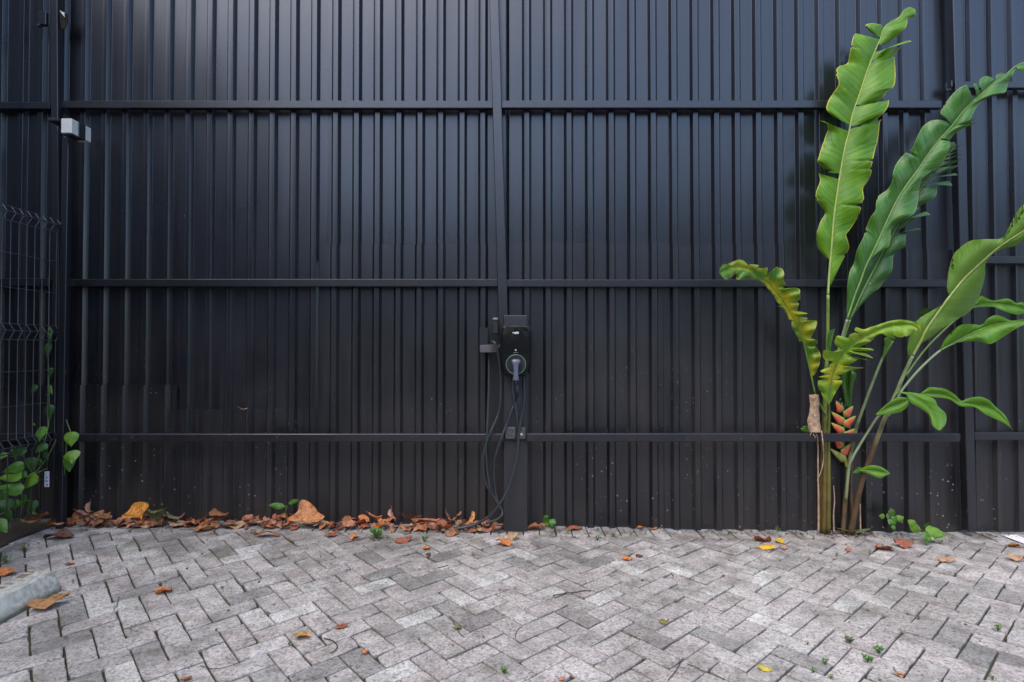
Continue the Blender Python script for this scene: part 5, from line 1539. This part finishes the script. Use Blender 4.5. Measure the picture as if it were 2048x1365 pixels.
def herb_leaf(bm, base, tip, width, seed, form='heart', droop=0.2, face=Vector((0, -1, .5))):
    """adds a leaf whose stalk end is base and whose point is tip (world)"""
    base, tip = Vector(base), Vector(tip)
    d = tip - base
    ln = d.length
    t = bmesh.new(); leaf_shape(t, ln, width, form, -droop, .12, 0, seed, 9, 6)
    X = d.normalized(); Z = (face - X * face.dot(X)).normalized(); Y = Z.cross(X)
    M = Matrix(((X.x, Y.x, Z.x, (base.x+tip.x)/2), (X.y, Y.y, Z.y, (base.y+tip.y)/2), (X.z, Y.z, Z.z, (base.z+tip.z)/2), (0, 0, 0, 1)))
    bmesh.ops.transform(t, matrix=M, verts=t.verts)
    me = bpy.data.meshes.new('tmp'); t.to_mesh(me); t.free()
    bm.from_mesh(me); bpy.data.meshes.remove(me)
def px_leafs(name, label, cat, leaves, stems, Y, form='heart', group=None):
    """leaves: (base px, base py, tip px, tip py, width px, depth, material)"""
    b0 = stems[0][0] if stems else leaves[0][:2]
    root = thing(name, label, cat, at(b0[0], b0[1], stems[0][0][2] if stems else Y), group)
    for k, (bx, by, tx, ty, wp, yy, mm) in enumerate(leaves):
        bm = bmesh.new()
        bm.loops.layers.uv.new('UVMap')
        fc = Vector((random.uniform(-.35, .35), -1, random.uniform(.1, .9)))
        herb_leaf(bm, at(bx, by, yy + random.uniform(-.01, .02)), at(tx, ty, yy - .012), wp * yy / FPX, k + 11, form, .5, fc)
        for f in bm.faces: f.smooth = True
        mesh_obj('leaf', bm, mm, root)
    for st in stems:
        bm = bmesh.new(); tube(bm, pxpath(st, 5), .0026, 5)
        mesh_obj('stem', bm, M_GREENSTEM, root)
    return root
px_leafs('vine', 'climbing vine with heart shaped leaves behind the wire mesh at left', 'vine', [
  (97, 655, 99, 690, 12, 3.66, M_HERBD), (95, 684, 93, 718, 18, 3.66, M_HERBD), (100, 735, 97, 760, 16, 3.66, M_HERBD), (72, 770, 60, 789, 12, 3.6, M_HERBD),
  (97, 810, 98, 840, 20, 3.6, M_HERBD), (82, 853, 76, 883, 28, 3.42, M_HERB), (92, 886, 68, 907, 20, 3.42, M_HERBD), (52, 897, 17, 914, 22, 3.35, M_HERBD),
  (64, 848, 72, 851, 6, 3.45, M_HERB), (46, 930, 2, 945, 22, 3.3, M_HERB), (42, 948, -6, 958, 26, 3.3, M_HERBL), (70, 948, 44, 980, 28, 3.38, M_HERBL), (45, 940, 28, 966, 26, 3.34, M_HERB),
  (44, 980, -10, 974, 26, 3.3, M_HERB), (60, 915, 62, 945, 22, 3.5, M_HERBD), (22, 1015, -8, 1005, 30, 3.35, M_HERBD), (66, 1000, 58, 1030, 22, 3.5, M_HERBD), (40, 990, 46, 1018, 22, 3.5, M_HERBD),
  (8, 1022, 20, 1048, 24, 3.32, M_HERBD), (-6, 1040, 14, 1066, 22, 3.2, M_HERB), (30, 968, 12, 996, 24, 3.45, M_HERBD), (5, 985, -12, 1030, 30, 3.45, M_HERBD),
  (58, 1020, 70, 1038, 14, 3.5, M_HERB), (86, 905, 96, 922, 12, 3.5, M_HERBD), (30, 905, 22, 890, 13, 3.4, M_HERBD), (96, 770, 104, 790, 9, 3.64, M_HERB), (74, 920, 84, 935, 12, 3.5, M_HERBD), (12, 905, -4, 920, 16, 3.38, M_HERB), (36, 1000, 22, 1022, 18, 3.42, M_HERB)],
  [[(50, 1045, 3.5), (60, 1000, 3.5), (66, 950, 3.45), (80, 905, 3.45), (90, 880, 3.5), (98, 840, 3.6), (98, 780, 3.64), (97, 720, 3.66), (98, 655, 3.66)],
   [(95, 937, 3.5), (72, 947, 3.42), (50, 955, 3.36), (20, 960, 3.32)], [(66, 950, 3.45), (50, 920, 3.4), (40, 905, 3.38)], [(60, 1000, 3.5), (30, 1010, 3.4), (0, 1030, 3.3)], [(40, 1050, 3.46), (44, 990, 3.46), (34, 930, 3.42), (24, 900, 3.4)], [(20, 1060, 3.36), (12, 1000, 3.36), (-6, 950, 3.32)], [(66, 950, 3.45), (84, 930, 3.5), (100, 905, 3.56), (112, 880, 3.58)]], 3.45)
px_leafs('vine', 'vine tip with light green heart leaves right of the mesh fence post', 'vine', [
  (141, 864, 141, 895, 27, 3.58, M_HERBL), (141, 901, 144, 929, 30, 3.57, M_HERBL), (137, 912, 138, 945, 24, 3.60, M_HERB), (131, 655, 132, 674, 8, 3.62, M_HERBL), (130, 740, 130, 750, 6, 3.62, M_HERB)],
  [[(128, 960, 3.62), (131, 915, 3.6), (133, 890, 3.6), (141, 866, 3.59), (131, 830, 3.63), (129, 750, 3.63), (130, 660, 3.63)]], 3.6)
px_leafs('seedling', 'green seedling with two narrow leaves left of the largest orange leaf', 'plant', [
  (570, 1013, 537, 1010, 12, 3.68, M_HERB), (576, 1008, 597, 1000, 10, 3.68, M_HERB)], [[(572, 1042, 3.7), (572, 1025, 3.69), (571, 1012, 3.68)], [(572, 1025, 3.69), (575, 1012, 3.68)]], 3.68, 'oval')
px_leafs('seedling', 'low plant with large light oval leaves right of the heliconia', 'plant', [
  (1842, 1062, 1818, 1042, 22, 3.60, M_HERBL), (1852, 1058, 1888, 1072, 26, 3.56, M_HERBL), (1853, 1064, 1856, 1088, 20, 3.54, M_HERB), (1850, 1056, 1858, 1046, 8, 3.6, M_HERB)],
  [[(1850, 1078, 3.62), (1849, 1066, 3.6), (1843, 1060, 3.6)], [(1849, 1066, 3.6), (1853, 1060, 3.58)]], 3.58, 'oval')
px_leafs('seedling', 'branching seedling with small round leaves at the fence, right of the heliconia', 'plant', [
  (1782, 1030, 1788, 1019, 14, 3.7, M_HERB), (1790, 1033, 1790, 1050, 14, 3.69, M_HERB), (1794, 1040, 1808, 1034, 15, 3.69, M_HERBL), (1770, 1034, 1758, 1032, 11, 3.7, M_HERBL), (1784, 1040, 1778, 1050, 12, 3.69, M_HERB), (1786, 1050, 1792, 1062, 12, 3.69, M_HERB), (1780, 1028, 1776, 1040, 11, 3.7, M_HERBD)],
  [[(1786, 1064, 3.71), (1786, 1048, 3.7), (1785, 1030, 3.7)], [(1786, 1042, 3.7), (1772, 1034, 3.7)], [(1786, 1046, 3.7), (1796, 1040, 3.7)]], 3.7, 'heart')
px_leafs('seedling', 'low weed with rounded green leaves at the fence right of the charger post', 'plant', [
  (1098, 1046, 1089, 1033, 14, 3.70, M_HERB), (1098, 1046, 1112, 1044, 14, 3.68, M_HERB), (1100, 1048, 1110, 1056, 13, 3.66, M_HERBD), (1097, 1048, 1091, 1052, 10, 3.66, M_HERB)], [[(1098, 1056, 3.71), (1098, 1048, 3.7)]], 3.7, 'round')
# weeds in the joints
def weed(px, py, size, label, n=9, m=None, tall=.8, wide=1.0, Y=None):
    p = ground_at(px, py)
    sc = size * .72 * p.y / FPX
    rnd = random.Random(int(px * 7 + py))
    root = thing('weed', label, 'weed', p)
    bm = bmesh.new(); bm.loops.layers.uv.new('UVMap')
    st = bmesh.new()
    n = int(n * 2.1)
    for k in range(n):
        a = rnd.uniform(0, 6.28); r = sc * .5 * rnd.uniform(.25, 1) * wide
        h = sc * tall * rnd.uniform(.25, .95)
        e = p + Vector((math.cos(a) * r, math.sin(a) * r, h))
        b = p + Vector((math.cos(a) * r * .3, math.sin(a) * r * .3, h * .55))
        tube(st, [p, b], .0009, 4, cap=False)
        herb_leaf(bm, b + (e - b) * .35, e, sc * rnd.uniform(.10, .2), k, 'oval', .5, Vector((0, -.4, 1)))
    for f in bm.faces: f.smooth = True
    mesh_obj('foliage', bm, m or rnd.choice([M_WEED, M_WEED, M_HERB]), root)
    mesh_obj('stem', st, M_GREENSTEM, root)
WEEDS = [
 (50, 1101, 24, 'round tuft of weed behind the wheel stop', 12), (10, 1128, 34, 'two tiered weed at the left picture edge behind the wheel stop', 14), (103, 1196, 13, 'single sprig of weed at the end of the wheel stop', 4),
 (146, 1166, 14, 'faint weed in a joint right of the wheel stop', 5), (752, 1078, 40, 'feathery weed, largest one in front of the litter heap', 22), (848, 1085, 24, 'small weed between the feathery weed and charger post', 10),
 (775, 1079, 16, 'tiny weed at the right side of the feathery weed', 6), (1030, 1083, 18, 'weed beside the tan leaf below the charger post', 7), (947, 1112, 14, 'low creeping weed on a paver below the cables', 6),
 (1136, 1068, 17, 'weed at the fence foot, second right of the charger post', 8), (1226, 1074, 22, 'taller weed near the pointed salmon leaf', 10), (1195, 1082, 22, 'weed in a joint left of the taller weed', 10),
 (1457, 1069, 18, 'weed in the soldier course at centre right', 7), (1556, 1064, 22, 'sprig of weed at the fence left of the heliconia', 9), (1560, 1076, 14, 'sprout right above the small yellow leaf', 5),
 (1627, 1080, 17, 'weed in the joint in front of the dry stalk', 7), (1673, 1113, 16, 'weed in a joint in front of the plant', 7), (1652, 1100, 12, 'little sprout left of the joint weed in front of the plant', 5), (1740, 1107, 15, 'bluish weed between plant and orange brown leaf', 7),
 (1880, 1090, 18, 'pale weed right below the low large leaved plant', 6), (1817, 1139, 14, 'weed in a joint at upper right of the paving', 6), (1700, 1288, 30, 'mossy weed in a joint at lower right, upper one of a cluster', 18), (1757, 1308, 30, 'weed on the corner of a paver at lower right', 16),
 (1735, 1326, 30, 'weed low in the joint below the paver corner at lower right', 16), (1650, 1330, 24, 'weed in a joint left of the lower right cluster', 10), (1627, 1346, 20, 'weed near the bottom edge, left of the lower right cluster', 10), (1662, 1358, 18, 'weed at the bottom picture edge at right', 9),
 (1996, 1263, 26, 'round weed at the far lower right', 12), (1836, 1240, 15, 'weed in a long joint at right, right one of two', 8), (1815, 1230, 14, 'weed in a long joint at right, left one of two', 7), (1768, 1238, 12, 'tiny sprout in the joint left of the two weeds', 5),
 (1985, 1360, 20, 'weed at the bottom right corner', 9), (1960, 1284, 10, 'sprout beside the joint at far right', 5), (1008, 1348, 28, 'weed at the bottom centre', 14), (578, 1291, 18, 'weed left of the apricot leaf', 8), (838, 1279, 11, 'tiny sprout at a joint crossing, centre left', 5),
 (1158, 1240, 9, 'tiny sprout in a joint, centre', 4), (1075, 1275, 9, 'tiny sprout at a paver corner, centre', 4), (2000, 1052, 24, 'small leafy weed at the fence next to the white line', 9), (176, 1035, 13, 'lime green sprout by the left litter heap', 5), (1615, 1290, 14, 'weed on a paver edge at right', 6), (1760, 1362, 14, 'sprout at the bottom edge right', 6)]
for (px, py, s_, lab, n) in WEEDS:
    weed(px, py, s_, lab, n, None if 'lime' not in lab else M_HERBL)
# twigs
def twig(pts, r, label):
    P = []
    for (x, y) in crom([tuple(map(float, q)) for q in pts], 5):
        g_ = ground_at(x, y); P.append(g_ + Vector((0, 0, .004 + .004 * abs(noise.noise((x * .05, y * .05, 2))))))
    bm = bmesh.new(); tube(bm, P, r, 5)
    o = mesh_obj('twig', bm, M_TWIG, origin=P[0]); tag(o, label, 'twig')
twig([(648, 1280), (664, 1283), (674, 1293), (672, 1302), (662, 1309)], .0022, 'hook shaped dark twig in the lower left middle')
twig([(238, 1195), (234, 1212), (227, 1222)], .0015, 'thin straight twig left of the rounded orange brown leaf')
twig([(900, 1234), (912, 1256), (920, 1270), (928, 1277)], .0016, 'thin twig running to the little olive leaf')
twig([(1106, 1193), (1124, 1190), (1150, 1187), (1170, 1183), (1182, 1184)], .0024, 'rough brown twig in the centre of the paving')
twig([(1336, 1363), (1352, 1344), (1366, 1318)], .0016, 'thin twig at the bottom edge right of centre')
twig([(1040, 1290), (1031, 1280), (1034, 1264), (1044, 1256)], .0013, 'pale curved twig looping on a light paver, centre')
twig([(400, 1334), (430, 1341), (470, 1331), (498, 1318)], .0013, 'fine curved fibre in the lower left')
twig([(1375, 1330), (1400, 1342), (1425, 1352), (1450, 1362)], .0014, 'fine fibre near the bottom edge right of centre')
twig([(1786, 1338), (1796, 1350), (1812, 1356)], .0015, 'short twig near the bottom right corner')
twig([(875, 1137), (888, 1135), (896, 1132)], .002, 'short dark twig on pavers left of centre')

# ------------------------------------------------------------------ unseen wall and trees outside the frame, shaping the fence reflections
bm = bmesh.new()
box(bm, (-3.98, -3.2, -.2), (-3.88, 3.9, 5.0))  # added wall out of view; keeps sky out of the left sheets' reflection
o = mesh_obj('added_dark_wall', bm, M_SHEET, origin=(-3.93, .4, 0)); o.color = (1, 1, 1, 1)
tag(o, 'unseen tall dark wall added on the left to darken the fence reflections', kind='structure')
rt = random.Random(5)
bm = bmesh.new()
def clump(cx, cy, zlo, zhi, rad, n):
    for _ in range(n):
        a = rt.uniform(0, 6.28); rr_ = rad * math.sqrt(rt.random())
        p = Vector((cx + math.cos(a) * rr_, cy + math.sin(a) * rr_ * .7, zlo + (zhi - zlo) * rt.random() ** .8))
        s_ = rt.uniform(.12, .3)
        d1 = Vector((rt.uniform(-1, 1), rt.uniform(-1, 1), rt.uniform(-.6, .6))).normalized() * s_
        d2 = d1.cross(Vector((rt.uniform(-1, 1), rt.uniform(-1, 1), rt.uniform(-1, 1)))).normalized() * s_ * .5
        bm.faces.new([bm.verts.new(p + e) for e in (d1, d2, -d1, -d2)])
for k in range(22):
    x = -13 + k * 1.25
    h = interp([(-13, 5.4), (-6, 4.3), (-2, 4.3), (2, 4.9), (6, 5.2), (14, 4.6)], x) + rt.uniform(-.7, .7)  # heights set so the sky sheen stays on the upper fence
    clump(x, -6.5 + rt.uniform(-.8, .8), .0, h, 1.3, 620)
o = mesh_obj('trees', bm, simple('tree_foliage', (.04, .075, .025), .6, 0, .5, 3))
tag(o, 'unseen belt of dense trees behind the viewpoint, height set for the fence reflections', kind='stuff')
